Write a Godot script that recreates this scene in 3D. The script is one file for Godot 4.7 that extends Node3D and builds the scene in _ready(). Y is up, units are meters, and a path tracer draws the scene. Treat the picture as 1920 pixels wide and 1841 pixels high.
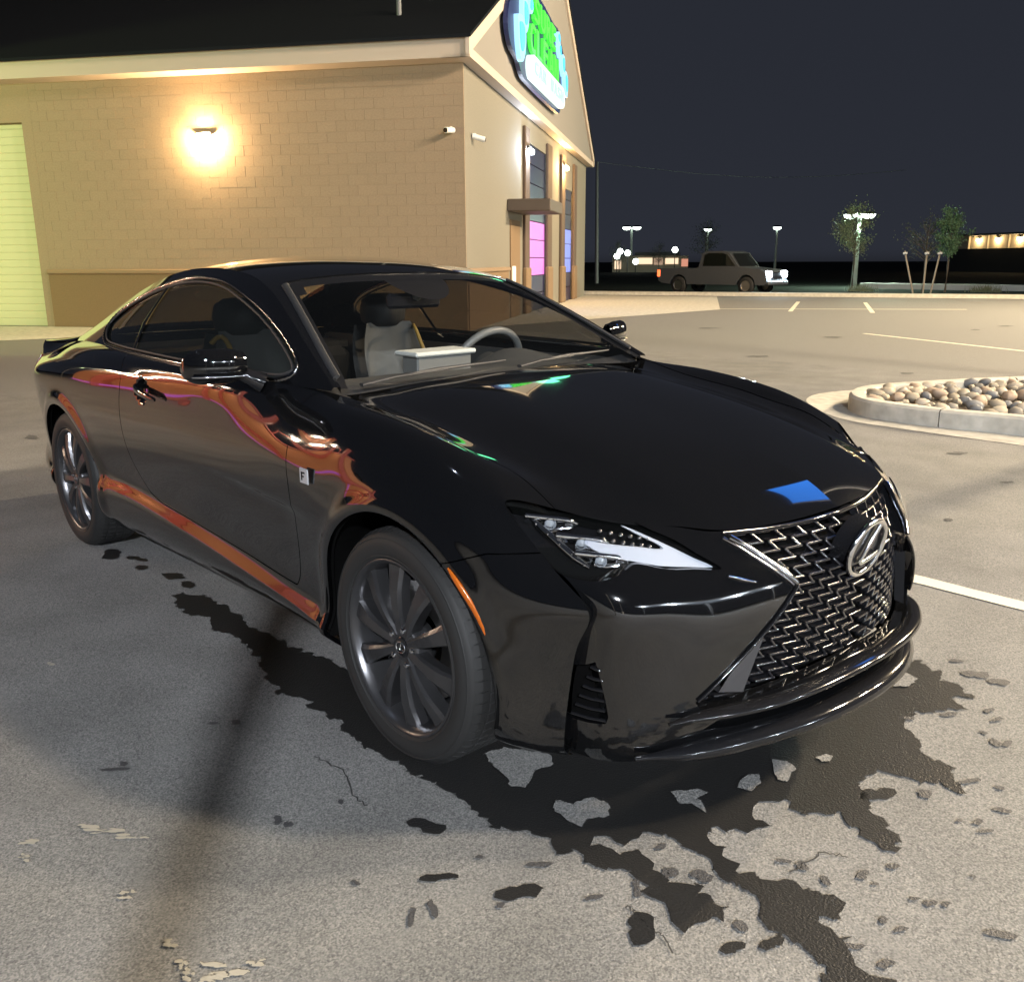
extends Node3D
# A black coupe at night in the lot of a car wash, with its building, the lot and the far lamps.
var eye := Vector3(1.916, 1.366, 2.198)
var cam_basis: Basis
var LENS := 1689.9   # focal length in pixels of the 1920 x 1841 photograph

func _ready() -> void:
	rng.seed = 7
	# ---- camera
	var cam := Camera3D.new()
	add_child(cam)
	var yaw := deg_to_rad(222.26); var pitch := deg_to_rad(-14.30); var roll := deg_to_rad(-0.26)
	var fw := Vector3(cos(pitch) * cos(yaw), sin(pitch), cos(pitch) * sin(yaw))
	var r0 := fw.cross(Vector3.UP).normalized(); var u0 := r0.cross(fw)
	var r1 := r0 * cos(roll) + u0 * sin(roll); var u1 := u0 * cos(roll) - r0 * sin(roll)
	cam_basis = Basis(r1, u1, -fw)
	cam.transform = Transform3D(cam_basis, eye)
	cam.fov = 57.155
	cam.far = 900.0
	#CAM
	# ---- night sky, moonlight, exposure
	var env := Environment.new()
	env.background_mode = Environment.BG_SKY
	env.tonemap_mode = Environment.TONE_MAPPER_LINEAR
	env.tonemap_exposure = 1.26
	env.sdfgi_enabled = true; env.ssao_enabled = true; env.ssil_enabled = true
	var sky := Sky.new()
	var sm := ProceduralSkyMaterial.new()
	sm.sky_top_color = Color(0.130, 0.140, 0.168); sm.sky_horizon_color = Color(0.150, 0.160, 0.19)
	sm.ground_bottom_color = Color(0.08, 0.08, 0.09); sm.ground_horizon_color = Color(0.10, 0.105, 0.12)
	sm.sun_angle_max = 0.0
	sky.sky_material = sm
	env.sky = sky
	var we := WorldEnvironment.new()
	we.environment = env
	add_child(we)
	var moon := DirectionalLight3D.new()
	moon.light_energy = 0.012
	moon.light_color = Color(0.85, 0.9, 1.0)
	moon.light_angular_distance = 0.5
	moon.shadow_enabled = true
	add_child(moon)
	moon.look_at_from_position(Vector3(-4, 9, 3), Vector3.ZERO)
	build_materials()
	# ---- large structure
	build_ground()
	print("ground ", Time.get_ticks_msec())
	build_wash()
	print("wash ", Time.get_ticks_msec())
	build_island()
	build_far()
	print("far ", Time.get_ticks_msec())
	build_unseen_lights()
	# ---- objects
	build_car()

# where a pixel of the 1920 x 1841 photograph meets a level plane
func px_at(x: float, y: float, level := 0.0) -> Vector3:
	var d := cam_basis * Vector3((x - 960.0) / LENS, -(y - 920.0) / LENS, -1.0)
	return eye + d * ((level - eye.y) / d.y)

# the point at a given ground distance along a pixel's direction
func px_far(x: float, y: float, dist: float) -> Vector3:
	var d := cam_basis * Vector3((x - 960.0) / LENS, -(y - 920.0) / LENS, -1.0)
	return eye + d * (dist / Vector2(d.x, d.z).length())

# ---------------------------------------------------------------- helpers
var M := {}
var used_names := {}
var rng := RandomNumberGenerator.new()

func numbered(called: String) -> String:
	if not used_names.has(called):
		used_names[called] = 0
		return called
	used_names[called] += 1
	return "%s_%03d" % [called, used_names[called]]

func tag(o: Node, label := "", category := "", group := "", kind := "") -> Node:
	if label != "": o.set_meta("label", label)
	if category != "": o.set_meta("category", category)
	if group != "": o.set_meta("group", group)
	if kind != "": o.set_meta("kind", kind)
	return o

func thing(called: String, label: String, category: String, at := Vector3.ZERO, turn := 0.0, group := "") -> Node3D:
	var o := Node3D.new()
	o.name = numbered(called)
	add_child(o)
	o.position = at
	o.rotation.y = turn
	tag(o, label, category, group)
	return o

func put(called: String, mesh: Mesh, mat: Material, parent: Node = null) -> MeshInstance3D:
	var o := MeshInstance3D.new()
	o.mesh = mesh
	if mat: o.material_override = mat
	if parent == null:
		o.name = numbered(called)
		add_child(o)
	else:
		o.name = called
		parent.add_child(o, true)
	return o

func struct(called: String, mesh: Mesh, mat: Material) -> MeshInstance3D:
	var o := put(called, mesh, mat)
	o.set_meta("kind", "structure")
	return o

# a bag of triangles with normals and surface parameters
class Soup:
	var p := PackedVector3Array()
	var n := PackedVector3Array()
	var t := PackedVector2Array()
	var cut := []   # edges made by clipping: [pa, pb, na, nb]
	func tri(a: Vector3, b: Vector3, c: Vector3, na: Vector3, nb: Vector3, nc: Vector3, ta := Vector2.ZERO, tb := Vector2.ZERO, tc := Vector2.ZERO) -> void:
		var s := (b - a).cross(c - a).dot(na + nb + nc)
		p.append(a); n.append(na); t.append(ta)
		if s > 0.0:
			p.append(c); n.append(nc); t.append(tc)
			p.append(b); n.append(nb); t.append(tb)
		else:
			p.append(b); n.append(nb); t.append(tb)
			p.append(c); n.append(nc); t.append(tc)
	func flat(a: Vector3, b: Vector3, c: Vector3) -> void:
		# winding as given: clockwise seen from the front
		var m := (c - a).cross(b - a)
		if m.length_squared() < 1e-16: return
		m = m.normalized()
		tri(a, b, c, m, m, m)
	func quad(a: Vector3, b: Vector3, c: Vector3, d: Vector3) -> void:
		flat(a, b, c); flat(a, c, d)
	func quad_out(a: Vector3, b: Vector3, c: Vector3, d: Vector3, from: Vector3) -> void:
		# a quad whose front faces away from a point
		var m := (c - a).cross(b - a)
		if m.dot((a + b + c + d) * 0.25 - from) < 0.0: quad(d, c, b, a)
		else: quad(a, b, c, d)
	func quad_n(a: Vector3, b: Vector3, c: Vector3, d: Vector3, na: Vector3, nb: Vector3, nc: Vector3, nd: Vector3) -> void:
		tri(a, b, c, na, nb, nc); tri(a, c, d, na, nc, nd)
	func add(o: Soup) -> Soup:
		p.append_array(o.p); n.append_array(o.n); t.append_array(o.t)
		return self
	func mirror() -> Soup:
		var r := Soup.new()
		for i in range(0, p.size(), 3):
			for k in [0, 2, 1]:
				var a := p[i + k]; var b := n[i + k]
				r.p.append(Vector3(a.x, a.y, -a.z)); r.n.append(Vector3(b.x, b.y, -b.z)); r.t.append(t[i + k])
		return r
	func both() -> Soup:
		var m := mirror()
		p.append_array(m.p); n.append_array(m.n); t.append_array(m.t)
		return self
	func moved(x: Transform3D) -> Soup:
		var r := Soup.new()
		var flip := x.basis.determinant() < 0.0
		for i in range(0, p.size(), 3):
			for k in ([0, 2, 1] if flip else [0, 1, 2]):
				r.p.append(x * p[i + k]); r.n.append((x.basis * n[i + k]).normalized()); r.t.append(t[i + k])
		return r
	func offset(d: float) -> Soup:
		var r := Soup.new()
		for i in p.size():
			r.p.append(p[i] + n[i] * d); r.n.append(n[i]); r.t.append(t[i])
		return r
	func flipped() -> Soup:
		var r := Soup.new()
		for i in range(0, p.size(), 3):
			for k in [0, 2, 1]:
				r.p.append(p[i + k]); r.n.append(-n[i + k]); r.t.append(t[i + k])
		return r
	func rim(depth: float, dir := Vector3.ZERO) -> Soup:
		# folds the clipped edges inwards so a panel shows its thickness
		for e in cut:
			var da: Vector3 = (dir if dir != Vector3.ZERO else -e[2]) * depth
			var db: Vector3 = (dir if dir != Vector3.ZERO else -e[3]) * depth
			var a: Vector3 = e[0]; var b: Vector3 = e[1]
			var m := (b - a).cross(da)
			if m.length_squared() < 1e-18: continue
			m = m.normalized()
			tri(a, b, b + db, m, m, m); tri(a, b + db, a + da, m, m, m)
		return self
	func mesh(tone := -1.0) -> ArrayMesh:
		var am := ArrayMesh.new()
		if p.size() == 0: return am
		var ar := []
		ar.resize(Mesh.ARRAY_MAX)
		ar[Mesh.ARRAY_VERTEX] = p; ar[Mesh.ARRAY_NORMAL] = n; ar[Mesh.ARRAY_TEX_UV] = t
		if tone >= 0.0:
			var cc := PackedColorArray()
			cc.resize(p.size())
			cc.fill(Color(tone, tone, tone))
			ar[Mesh.ARRAY_COLOR] = cc
		am.add_surface_from_arrays(Mesh.PRIMITIVE_TRIANGLES, ar)
		return am

# keeps the part of a soup where f(point, parameters) > 0
func clip(s: Soup, f: Callable, tol := 0.012) -> Soup:
	var r := Soup.new()
	r.cut.append_array(s.cut.filter(func(e): return f.call((e[0] + e[1]) * 0.5, Vector2.ZERO) > 0.0) if s.cut.size() else [])
	for i in range(0, s.p.size(), 3):
		_clip(r, f, tol, 5, s.p[i], s.p[i + 1], s.p[i + 2], s.n[i], s.n[i + 1], s.n[i + 2], s.t[i], s.t[i + 1], s.t[i + 2], f.call(s.p[i], s.t[i]), f.call(s.p[i + 1], s.t[i + 1]), f.call(s.p[i + 2], s.t[i + 2]))
	return r

func _clip(r: Soup, f: Callable, tol: float, depth: int, a: Vector3, b: Vector3, c: Vector3, na: Vector3, nb: Vector3, nc: Vector3, ta: Vector2, tb: Vector2, tc: Vector2, fa: float, fb: float, fc: float) -> void:
	if fa > 0.0 and fb > 0.0 and fc > 0.0:
		r.p.append(a); r.p.append(b); r.p.append(c); r.n.append(na); r.n.append(nb); r.n.append(nc); r.t.append(ta); r.t.append(tb); r.t.append(tc)
		return
	var big := maxf(a.distance_squared_to(b), maxf(b.distance_squared_to(c), c.distance_squared_to(a)))
	if fa <= 0.0 and fb <= 0.0 and fc <= 0.0:
		return
	if depth > 0 and big > tol * tol:
		var ab := (a + b) * 0.5; var bc := (b + c) * 0.5; var ca := (c + a) * 0.5
		var nab := (na + nb).normalized(); var nbc := (nb + nc).normalized(); var nca := (nc + na).normalized()
		var tab := (ta + tb) * 0.5; var tbc := (tb + tc) * 0.5; var tca := (tc + ta) * 0.5
		var fab: float = f.call(ab, tab); var fbc: float = f.call(bc, tbc); var fca: float = f.call(ca, tca)
		_clip(r, f, tol, depth - 1, a, ab, ca, na, nab, nca, ta, tab, tca, fa, fab, fca)
		_clip(r, f, tol, depth - 1, ab, b, bc, nab, nb, nbc, tab, tb, tbc, fab, fb, fbc)
		_clip(r, f, tol, depth - 1, ca, bc, c, nca, nbc, nc, tca, tbc, tc, fca, fbc, fc)
		_clip(r, f, tol, depth - 1, ab, bc, ca, nab, nbc, nca, tab, tbc, tca, fab, fbc, fca)
		return
	var P := [a, b, c]; var N := [na, nb, nc]; var T := [ta, tb, tc]; var F := [fa, fb, fc]
	var op := []; var on := []; var ot := []; var ec := []
	for k in 3:
		var j := (k + 1) % 3
		if F[k] > 0.0:
			op.append(P[k]); on.append(N[k]); ot.append(T[k])
		if (F[k] > 0.0) != (F[j] > 0.0):
			var w: float = F[k] / (F[k] - F[j])
			var q: Vector3 = P[k].lerp(P[j], w); var m: Vector3 = N[k].lerp(N[j], w).normalized()
			op.append(q); on.append(m); ot.append(T[k].lerp(T[j], w)); ec.append([q, m])
	for k in range(2, op.size()):
		r.p.append(op[0]); r.p.append(op[k - 1]); r.p.append(op[k])
		r.n.append(on[0]); r.n.append(on[k - 1]); r.n.append(on[k])
		r.t.append(ot[0]); r.t.append(ot[k - 1]); r.t.append(ot[k])
	if ec.size() == 2:
		r.cut.append([ec[0][0], ec[1][0], ec[0][1], ec[1][1]])

# signed distance to a polygon, positive inside
func sd(q: Vector2, poly: PackedVector2Array) -> float:
	var d := 1e9
	var k := poly.size()
	for i in k:
		d = minf(d, q.distance_squared_to(Geometry2D.get_closest_point_to_segment(q, poly[i], poly[(i + 1) % k])))
	d = sqrt(d)
	return d if Geometry2D.is_point_in_polygon(q, poly) else -d

# a polygon with its corners rounded by a Catmull-Rom pass; points given as [x, y] pairs
func poly(a: Array) -> PackedVector2Array:
	var r := PackedVector2Array()
	for i in range(0, a.size(), 2): r.append(Vector2(a[i], a[i + 1]))
	return r

func smooth_poly(a: PackedVector2Array, k := 6, closed := true) -> PackedVector2Array:
	var r := PackedVector2Array()
	var n := a.size()
	for i in (n if closed else n - 1):
		var p0 := a[(i - 1 + n) % n] if closed or i > 0 else a[0]
		var p3 := a[(i + 2) % n] if closed or i + 2 < n else a[n - 1]
		for j in k:
			r.append(a[i].cubic_interpolate(a[(i + 1) % n], p0, p3, float(j) / k))
	if not closed: r.append(a[n - 1])
	return r

# natural cubic spline through pts at knots, read at samples
func spline(knots: PackedFloat32Array, pts: PackedVector3Array, at: PackedFloat32Array) -> PackedVector3Array:
	var n := knots.size()
	var m := PackedVector3Array(); m.resize(n)
	if n > 2:
		var cp := PackedFloat32Array(); cp.resize(n)
		var dp := PackedVector3Array(); dp.resize(n)
		for i in range(1, n - 1):
			var h0 := knots[i] - knots[i - 1]; var h1 := knots[i + 1] - knots[i]
			var a := h0; var b := 2.0 * (h0 + h1); var c := h1
			var d := ((pts[i + 1] - pts[i]) / h1 - (pts[i] - pts[i - 1]) / h0) * 6.0
			var w := b - a * cp[i - 1]
			cp[i] = c / w
			dp[i] = (d - dp[i - 1] * a) / w
		for i in range(n - 2, 0, -1):
			m[i] = dp[i] - m[i + 1] * cp[i]
	var r := PackedVector3Array(); r.resize(at.size())
	var k := 0
	for j in at.size():
		var x := at[j]
		while k < n - 2 and x > knots[k + 1]: k += 1
		var h := knots[k + 1] - knots[k]
		var A := (knots[k + 1] - x) / h; var B := (x - knots[k]) / h
		r[j] = pts[k] * A + pts[k + 1] * B + (m[k] * (A * A * A - A) + m[k + 1] * (B * B * B - B)) * (h * h / 6.0)
	return r

func even(n: int, a := 0.0, b := 1.0) -> PackedFloat32Array:
	var r := PackedFloat32Array()
	for i in n: r.append(lerpf(a, b, float(i) / (n - 1)))
	return r

func chord(rows: Array) -> PackedFloat32Array:
	# mean chord length along each row, 0..1
	var n: int = rows[0].size()
	var k := PackedFloat32Array([0.0])
	for i in range(1, n):
		var d := 0.0
		for r in rows: d += sqrt(r[i].distance_to(r[i - 1]) + 1e-4)
		k.append(k[i - 1] + d)
	for i in n: k[i] /= k[n - 1]
	return k

# G[i][j]: control points the surface passes through; returns a grid
func surface(G: Array, nu: int, nv: int, shape = null) -> Dictionary:
	var ni: int = G.size(); var nj: int = G[0].size()
	var rows := []
	for i in ni: rows.append(PackedVector3Array(G[i]))
	var cols := []
	for j in nj:
		var c := PackedVector3Array()
		for i in ni: c.append(G[i][j])
		cols.append(c)
	var kv := chord(rows); var ku := chord(cols)
	var sv := even(nv); var su := even(nu)
	var fine := []
	for i in ni: fine.append(spline(kv, rows[i], sv))
	var P := []
	for i in nu:
		var z := PackedVector3Array(); z.resize(nv); P.append(z)
	for j in nv:
		var c := PackedVector3Array()
		for i in ni: c.append(fine[i][j])
		var q := spline(ku, c, su)
		for i in nu:
			P[i][j] = shape.call(q[i], su[i], sv[j]) if shape != null else q[i]
	return {"P": P, "nu": nu, "nv": nv, "ku": ku, "kv": kv}

func grid_soup(g: Dictionary, out: Callable) -> Soup:
	# out(point) gives a direction the surface must face
	var P: Array = g.P; var nu: int = g.nu; var nv: int = g.nv
	var N := []
	var way := 0.0
	for i in nu:
		var row := PackedVector3Array(); row.resize(nv)
		for j in nv:
			var du: Vector3 = P[mini(i + 1, nu - 1)][j] - P[maxi(i - 1, 0)][j]
			var dv: Vector3 = P[i][mini(j + 1, nv - 1)] - P[i][maxi(j - 1, 0)]
			var m := du.cross(dv)
			m = m.normalized() if m.length_squared() > 1e-18 else Vector3.ZERO
			if i % 3 == 1 and j % 3 == 1: way += signf(m.dot(out.call(P[i][j])))
			row[j] = m
		N.append(row)
	for i in nu:
		for j in nv:
			N[i][j] = N[i][j] * signf(way)
	for i in nu:
		for j in nv:
			if N[i][j] == Vector3.ZERO:
				var sum := Vector3.ZERO
				var ri := clampi(i, 1, nu - 2)
				if i == ri: sum = N[i][clampi(j, 1, nv - 2)]
				else:
					for k in nv: sum += N[ri][k]
				N[i][j] = sum.normalized()
	var s := Soup.new()
	for i in nu - 1:
		for j in nv - 1:
			var a: Vector3 = P[i][j]; var b: Vector3 = P[i + 1][j]; var c: Vector3 = P[i + 1][j + 1]; var d: Vector3 = P[i][j + 1]
			var ta := Vector2(float(i) / (nu - 1), float(j) / (nv - 1)); var tc := Vector2(float(i + 1) / (nu - 1), float(j + 1) / (nv - 1))
			var tb := Vector2(tc.x, ta.y); var td := Vector2(ta.x, tc.y)
			if a.distance_squared_to(b) + b.distance_squared_to(c) > 1e-12: s.tri(a, b, c, N[i][j], N[i + 1][j], N[i + 1][j + 1], ta, tb, tc)
			if a.distance_squared_to(d) + d.distance_squared_to(c) > 1e-12: s.tri(a, c, d, N[i][j], N[i + 1][j + 1], N[i][j + 1], ta, tc, td)
	return s

# a box between two corners, with chamfered edges if bevel > 0
func box(lo: Vector3, hi: Vector3, bevel := 0.0) -> Soup:
	var s := Soup.new()
	var c := (lo + hi) * 0.5; var e := (hi - lo) * 0.5
	var b := minf(bevel, minf(e.x, minf(e.y, e.z)) * 0.9)
	for ax in 3:
		for sg in [-1.0, 1.0]:
			var u := (ax + 1) % 3; var v := (ax + 2) % 3
			var q := []
			for k in [[-1, -1], [1, -1], [1, 1], [-1, 1]]:
				var w := Vector3.ZERO
				w[ax] = sg * e[ax]; w[u] = k[0] * (e[u] - b); w[v] = k[1] * (e[v] - b)
				q.append(c + w)
			s.quad_out(q[0], q[1], q[2], q[3], c)
	if b > 0.0:
		for ax in 3:
			var u := (ax + 1) % 3; var v := (ax + 2) % 3
			for su in [-1.0, 1.0]:
				for sv in [-1.0, 1.0]:
					var q := []
					for k in [[-1, 0], [1, 0], [1, 1], [-1, 1]]:
						var w := Vector3.ZERO
						w[ax] = k[0] * (e[ax] - b)
						w[u] = su * (e[u] - (b if k[1] else 0.0)); w[v] = sv * (e[v] - (0.0 if k[1] else b))
						q.append(c + w)
					s.quad_out(q[0], q[1], q[2], q[3], c)
		for sx in [-1.0, 1.0]:
			for sy in [-1.0, 1.0]:
				for sz in [-1.0, 1.0]:
					var k := Vector3(sx, sy, sz)
					var a := c + Vector3(e.x, e.y - b, e.z - b) * k; var d := c + Vector3(e.x - b, e.y, e.z - b) * k; var g := c + Vector3(e.x - b, e.y - b, e.z) * k
					var m := (d - a).cross(g - a)
					if m.dot(k) > 0.0: s.flat(a, g, d)
					else: s.flat(a, d, g)
	return s

# a tube along points with radii, round or flat (ry/rx), capped
func tube(pts: PackedVector3Array, radius, k := 8, squash := 1.0, up := Vector3.UP, cap := true) -> Soup:
	var s := Soup.new()
	var rings := []; var norms := []
	var n := pts.size()
	for i in n:
		var d := (pts[mini(i + 1, n - 1)] - pts[maxi(i - 1, 0)]).normalized()
		var x := d.cross(up)
		if x.length_squared() < 1e-6: x = d.cross(Vector3.RIGHT)
		x = x.normalized()
		var y := x.cross(d)
		var r: float = radius[i] if radius is Array or radius is PackedFloat32Array else radius
		var ring := PackedVector3Array(); var nr := PackedVector3Array()
		for j in k:
			var a := TAU * j / k
			ring.append(pts[i] + (x * cos(a) + y * sin(a) * squash) * r)
			nr.append((x * cos(a) * squash + y * sin(a)).normalized())
		rings.append(ring); norms.append(nr)
	for i in n - 1:
		for j in k:
			var l := (j + 1) % k
			s.quad_n(rings[i][j], rings[i][l], rings[i + 1][l], rings[i + 1][j], norms[i][j], norms[i][l], norms[i + 1][l], norms[i + 1][j])
	if cap:
		for e in [0, n - 1]:
			var m := (pts[0] - pts[1]).normalized() if e == 0 else (pts[n - 1] - pts[n - 2]).normalized()
			for j in range(1, k - 1): s.tri(rings[e][0], rings[e][j], rings[e][j + 1], m, m, m)
	return s

# profile of [radius, height] pairs turned round an axis
func lathe(prof: Array, k := 32, axis := Vector3.UP, at := Vector3.ZERO, sharp := false) -> Soup:
	var s := Soup.new()
	var x := axis.cross(Vector3(0.31, 0.2, 0.93)).normalized(); var y := axis.cross(x)
	for i in prof.size() - 1:
		var r0: float = prof[i][0]; var h0: float = prof[i][1]; var r1: float = prof[i + 1][0]; var h1: float = prof[i + 1][1]
		for j in k:
			var a0 := TAU * j / k; var a1 := TAU * (j + 1) / k
			var d0 := x * cos(a0) + y * sin(a0); var d1 := x * cos(a1) + y * sin(a1)
			var nn := []
			for e in [i, i + 1]:
				var t := Vector2(r1 - r0, h1 - h0)
				if not sharp:
					var p0: Array = prof[maxi(e - 1, 0)]; var p1: Array = prof[mini(e + 1, prof.size() - 1)]
					t = Vector2(p1[0] - p0[0], p1[1] - p0[1])
				nn.append(Vector2(t.y, -t.x).normalized())
			var A := at + d0 * r0 + axis * h0; var B := at + d1 * r0 + axis * h0; var C := at + d1 * r1 + axis * h1; var D := at + d0 * r1 + axis * h1
			var nA: Vector3 = d0 * nn[0].x + axis * nn[0].y; var nB: Vector3 = d1 * nn[0].x + axis * nn[0].y
			var nC: Vector3 = d1 * nn[1].x + axis * nn[1].y; var nD: Vector3 = d0 * nn[1].x + axis * nn[1].y
			if r0 > 1e-6: s.tri(A, B, C, nA, nB, nC)
			if r1 > 1e-6: s.tri(A, C, D, nA, nC, nD)
	return s

# a flat polygon (x, y) made into a slab of given thickness along +z, in its own axes
func slab(pl: PackedVector2Array, z0: float, z1: float) -> Soup:
	var s := Soup.new()
	var ix := Geometry2D.triangulate_polygon(pl)
	for i in range(0, ix.size(), 3):
		var a := pl[ix[i]]; var b := pl[ix[i + 1]]; var c := pl[ix[i + 2]]
		s.tri(Vector3(a.x, a.y, z1), Vector3(b.x, b.y, z1), Vector3(c.x, c.y, z1), Vector3.BACK, Vector3.BACK, Vector3.BACK, a, b, c)
		s.tri(Vector3(a.x, a.y, z0), Vector3(b.x, b.y, z0), Vector3(c.x, c.y, z0), Vector3.FORWARD, Vector3.FORWARD, Vector3.FORWARD, a, b, c)
	var cw := Geometry2D.is_polygon_clockwise(pl)
	for i in pl.size():
		var a := pl[i]; var b := pl[(i + 1) % pl.size()]
		var m2 := Vector2((b - a).y, -(b - a).x).normalized() * (-1.0 if cw else 1.0)
		var m := Vector3(m2.x, m2.y, 0)
		s.tri(Vector3(a.x, a.y, z0), Vector3(b.x, b.y, z0), Vector3(b.x, b.y, z1), m, m, m)
		s.tri(Vector3(a.x, a.y, z0), Vector3(b.x, b.y, z1), Vector3(a.x, a.y, z1), m, m, m)
	return s

func mat(c: Color, rough := 0.7, metal := 0.0, spec := 0.5) -> StandardMaterial3D:
	var m := StandardMaterial3D.new()
	m.albedo_color = c.linear_to_srgb()
	m.roughness = rough; m.metallic = metal; m.metallic_specular = spec
	return m

func glow(c: Color, e: float) -> StandardMaterial3D:
	var m := mat(Color(0.04, 0.04, 0.04), 0.5)
	m.emission_enabled = true; m.emission = c.linear_to_srgb(); m.emission_energy_multiplier = e
	return m

func noise_tex(freq: float, ramp: Array, size := 512, seed_ := 1, oct := 4, normal := false, strength := 4.0, type := FastNoiseLite.TYPE_SIMPLEX_SMOOTH) -> NoiseTexture2D:
	var f := FastNoiseLite.new()
	f.noise_type = type; f.frequency = freq; f.seed = seed_; f.fractal_octaves = oct
	var t := NoiseTexture2D.new()
	t.width = size; t.height = size; t.seamless = true; t.noise = f; t.normalize = true
	if normal:
		t.as_normal_map = true; t.bump_strength = strength
	elif ramp.size():
		var g := Gradient.new()
		var off := PackedFloat32Array(); var col := PackedColorArray()
		for r in ramp:
			off.append(r[0]); col.append(r[1])
		g.offsets = off; g.colors = col
		t.color_ramp = g
	return t

# the point of a grid surface whose two given coordinates have the given values
func read_surface(g: Dictionary, ax: int, av: float, bx: int, bv: float) -> Vector3:
	var bi := 0; var bj := 0; var bd := 1e9
	for i in range(0, g.nu, 3):
		for j in range(0, g.nv, 3):
			var q: Vector3 = g.P[i][j]
			var d := (q[ax] - av) * (q[ax] - av) + (q[bx] - bv) * (q[bx] - bv)
			if d < bd:
				bd = d; bi = i; bj = j
	for it in 6:
		var i := clampi(bi, 1, g.nu - 2); var j := clampi(bj, 1, g.nv - 2)
		var q: Vector3 = g.P[i][j]
		var du: Vector3 = (g.P[i + 1][j] - g.P[i - 1][j]) * 0.5
		var dv: Vector3 = (g.P[i][j + 1] - g.P[i][j - 1]) * 0.5
		var det := du[ax] * dv[bx] - du[bx] * dv[ax]
		if absf(det) < 1e-12: return q
		var ea := av - q[ax]; var eb := bv - q[bx]
		var s := (ea * dv[bx] - eb * dv[ax]) / det
		var t := (du[ax] * eb - du[bx] * ea) / det
		var mi := i + int(round(s)); var mj := j + int(round(t))
		if it == 5 or (mi == i and mj == j) or mi < 1 or mj < 1 or mi > g.nu - 2 or mj > g.nv - 2:
			s = clampf(s, -3.0, 3.0); t = clampf(t, -3.0, 3.0)
			var r := q + du * s + dv * t
			r[ax] = av; r[bx] = bv
			return r
		bi = mi; bj = mj
	return g.P[bi][bj]
func build_materials() -> void:
	var p := mat(Color(0.0035, 0.0036, 0.004), 0.06, 0.0, 0.5)
	p.clearcoat_enabled = true; p.clearcoat = 1.0; p.clearcoat_roughness = 0.01
	M.paint = p
	M.black_gloss = mat(Color(0.008, 0.008, 0.009), 0.10)
	M.void_black = mat(Color(0.004, 0.004, 0.004), 0.95, 0.0, 0.1)
	M.lamp_black = mat(Color(0.004, 0.004, 0.005), 0.85, 0.0, 0.15)
	M.rubber = mat(Color(0.02, 0.02, 0.021), 0.55)
	M.frit = mat(Color(0.004, 0.004, 0.005), 0.4)
	M.dark_trim = mat(Color(0.07, 0.07, 0.075), 0.30, 0.6)
	M.dark_chrome = mat(Color(0.30, 0.30, 0.31), 0.12, 1.0)
	M.chrome = mat(Color(0.72, 0.73, 0.75), 0.10, 1.0)
	M.chrome_dim = mat(Color(0.25, 0.25, 0.26), 0.25, 1.0)
	M.grille = mat(Color(0.012, 0.012, 0.014), 0.13, 0.0, 0.6)
	M.badge = mat(Color(0.62, 0.64, 0.68), 0.25, 0.6)
	M.amber = mat(Color(0.40, 0.09, 0.008), 0.18)
	M.tail_red = mat(Color(0.12, 0.004, 0.004), 0.12)
	M.drl = mat(Color(0.34, 0.37, 0.43), 0.3)
	M.lens = mat(Color(0.30, 0.33, 0.36), 0.05, 0.2, 0.7)
	M.tyre = mat(Color(0.018, 0.018, 0.018), 0.62, 0.0, 0.4)
	M.rim = mat(Color(0.095, 0.095, 0.10), 0.30, 0.8)
	M.disc = mat(Color(0.35, 0.34, 0.33), 0.32, 1.0)
	M.caliper = mat(Color(0.03, 0.03, 0.032), 0.4, 0.5)
	M.trim_dark = mat(Color(0.022, 0.023, 0.022), 0.7)
	M.trim_grey = mat(Color(0.10, 0.105, 0.10), 0.5)
	M.trim_pale = mat(Color(0.42, 0.44, 0.41), 0.5)
	M.seat_mid = mat(Color(0.10, 0.105, 0.098), 0.6)
	M.tan = mat(Color(0.42, 0.28, 0.06), 0.6)
	var g := mat(Color(0.03, 0.035, 0.033), 0.0, 0.0, 0.5)
	g.transparency = BaseMaterial3D.TRANSPARENCY_ALPHA; g.albedo_color.a = 0.03
	M.clear = g
	var g2 := g.duplicate(); g2.albedo_color = Color(0.05, 0.06, 0.055, 0.2)
	M.clear_dim = g2
	var g3 := mat(Color(0.006, 0.007, 0.006), 0.0, 0.0, 0.5)
	g3.transparency = BaseMaterial3D.TRANSPARENCY_ALPHA; g3.albedo_color.a = 0.80
	M.tint = g3

	# ---- pavement and ground
	var grain := noise_tex(0.30, [[0.0, Color(0.26, 0.26, 0.26)], [0.3, Color(0.41, 0.41, 0.405)], [0.55, Color(0.49, 0.488, 0.48)], [0.78, Color(0.56, 0.555, 0.54)], [0.92, Color(0.66, 0.65, 0.63)], [1.0, Color(0.88, 0.86, 0.82)]], 1024, 4, 3, false, 4.0, FastNoiseLite.TYPE_VALUE)
	var grain_n := noise_tex(0.30, [], 1024, 4, 3, true, 3.0, FastNoiseLite.TYPE_VALUE)
	var a := StandardMaterial3D.new()
	a.albedo_texture = grain; a.roughness = 0.85; a.metallic_specular = 0.4
	a.uv1_triplanar = true; a.uv1_world_triplanar = true; a.uv1_scale = Vector3(0.95, 0.95, 0.95)
	a.normal_enabled = true; a.normal_texture = grain_n; a.normal_scale = 0.45
	a.vertex_color_use_as_albedo = true
	M.asphalt = a
	var w := StandardMaterial3D.new()
	w.albedo_color = Color(0.125, 0.125, 0.125); w.roughness = 0.42; w.metallic_specular = 0.45
	w.uv1_triplanar = true; w.uv1_world_triplanar = true; w.uv1_scale = Vector3(0.95, 0.95, 0.95)
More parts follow.
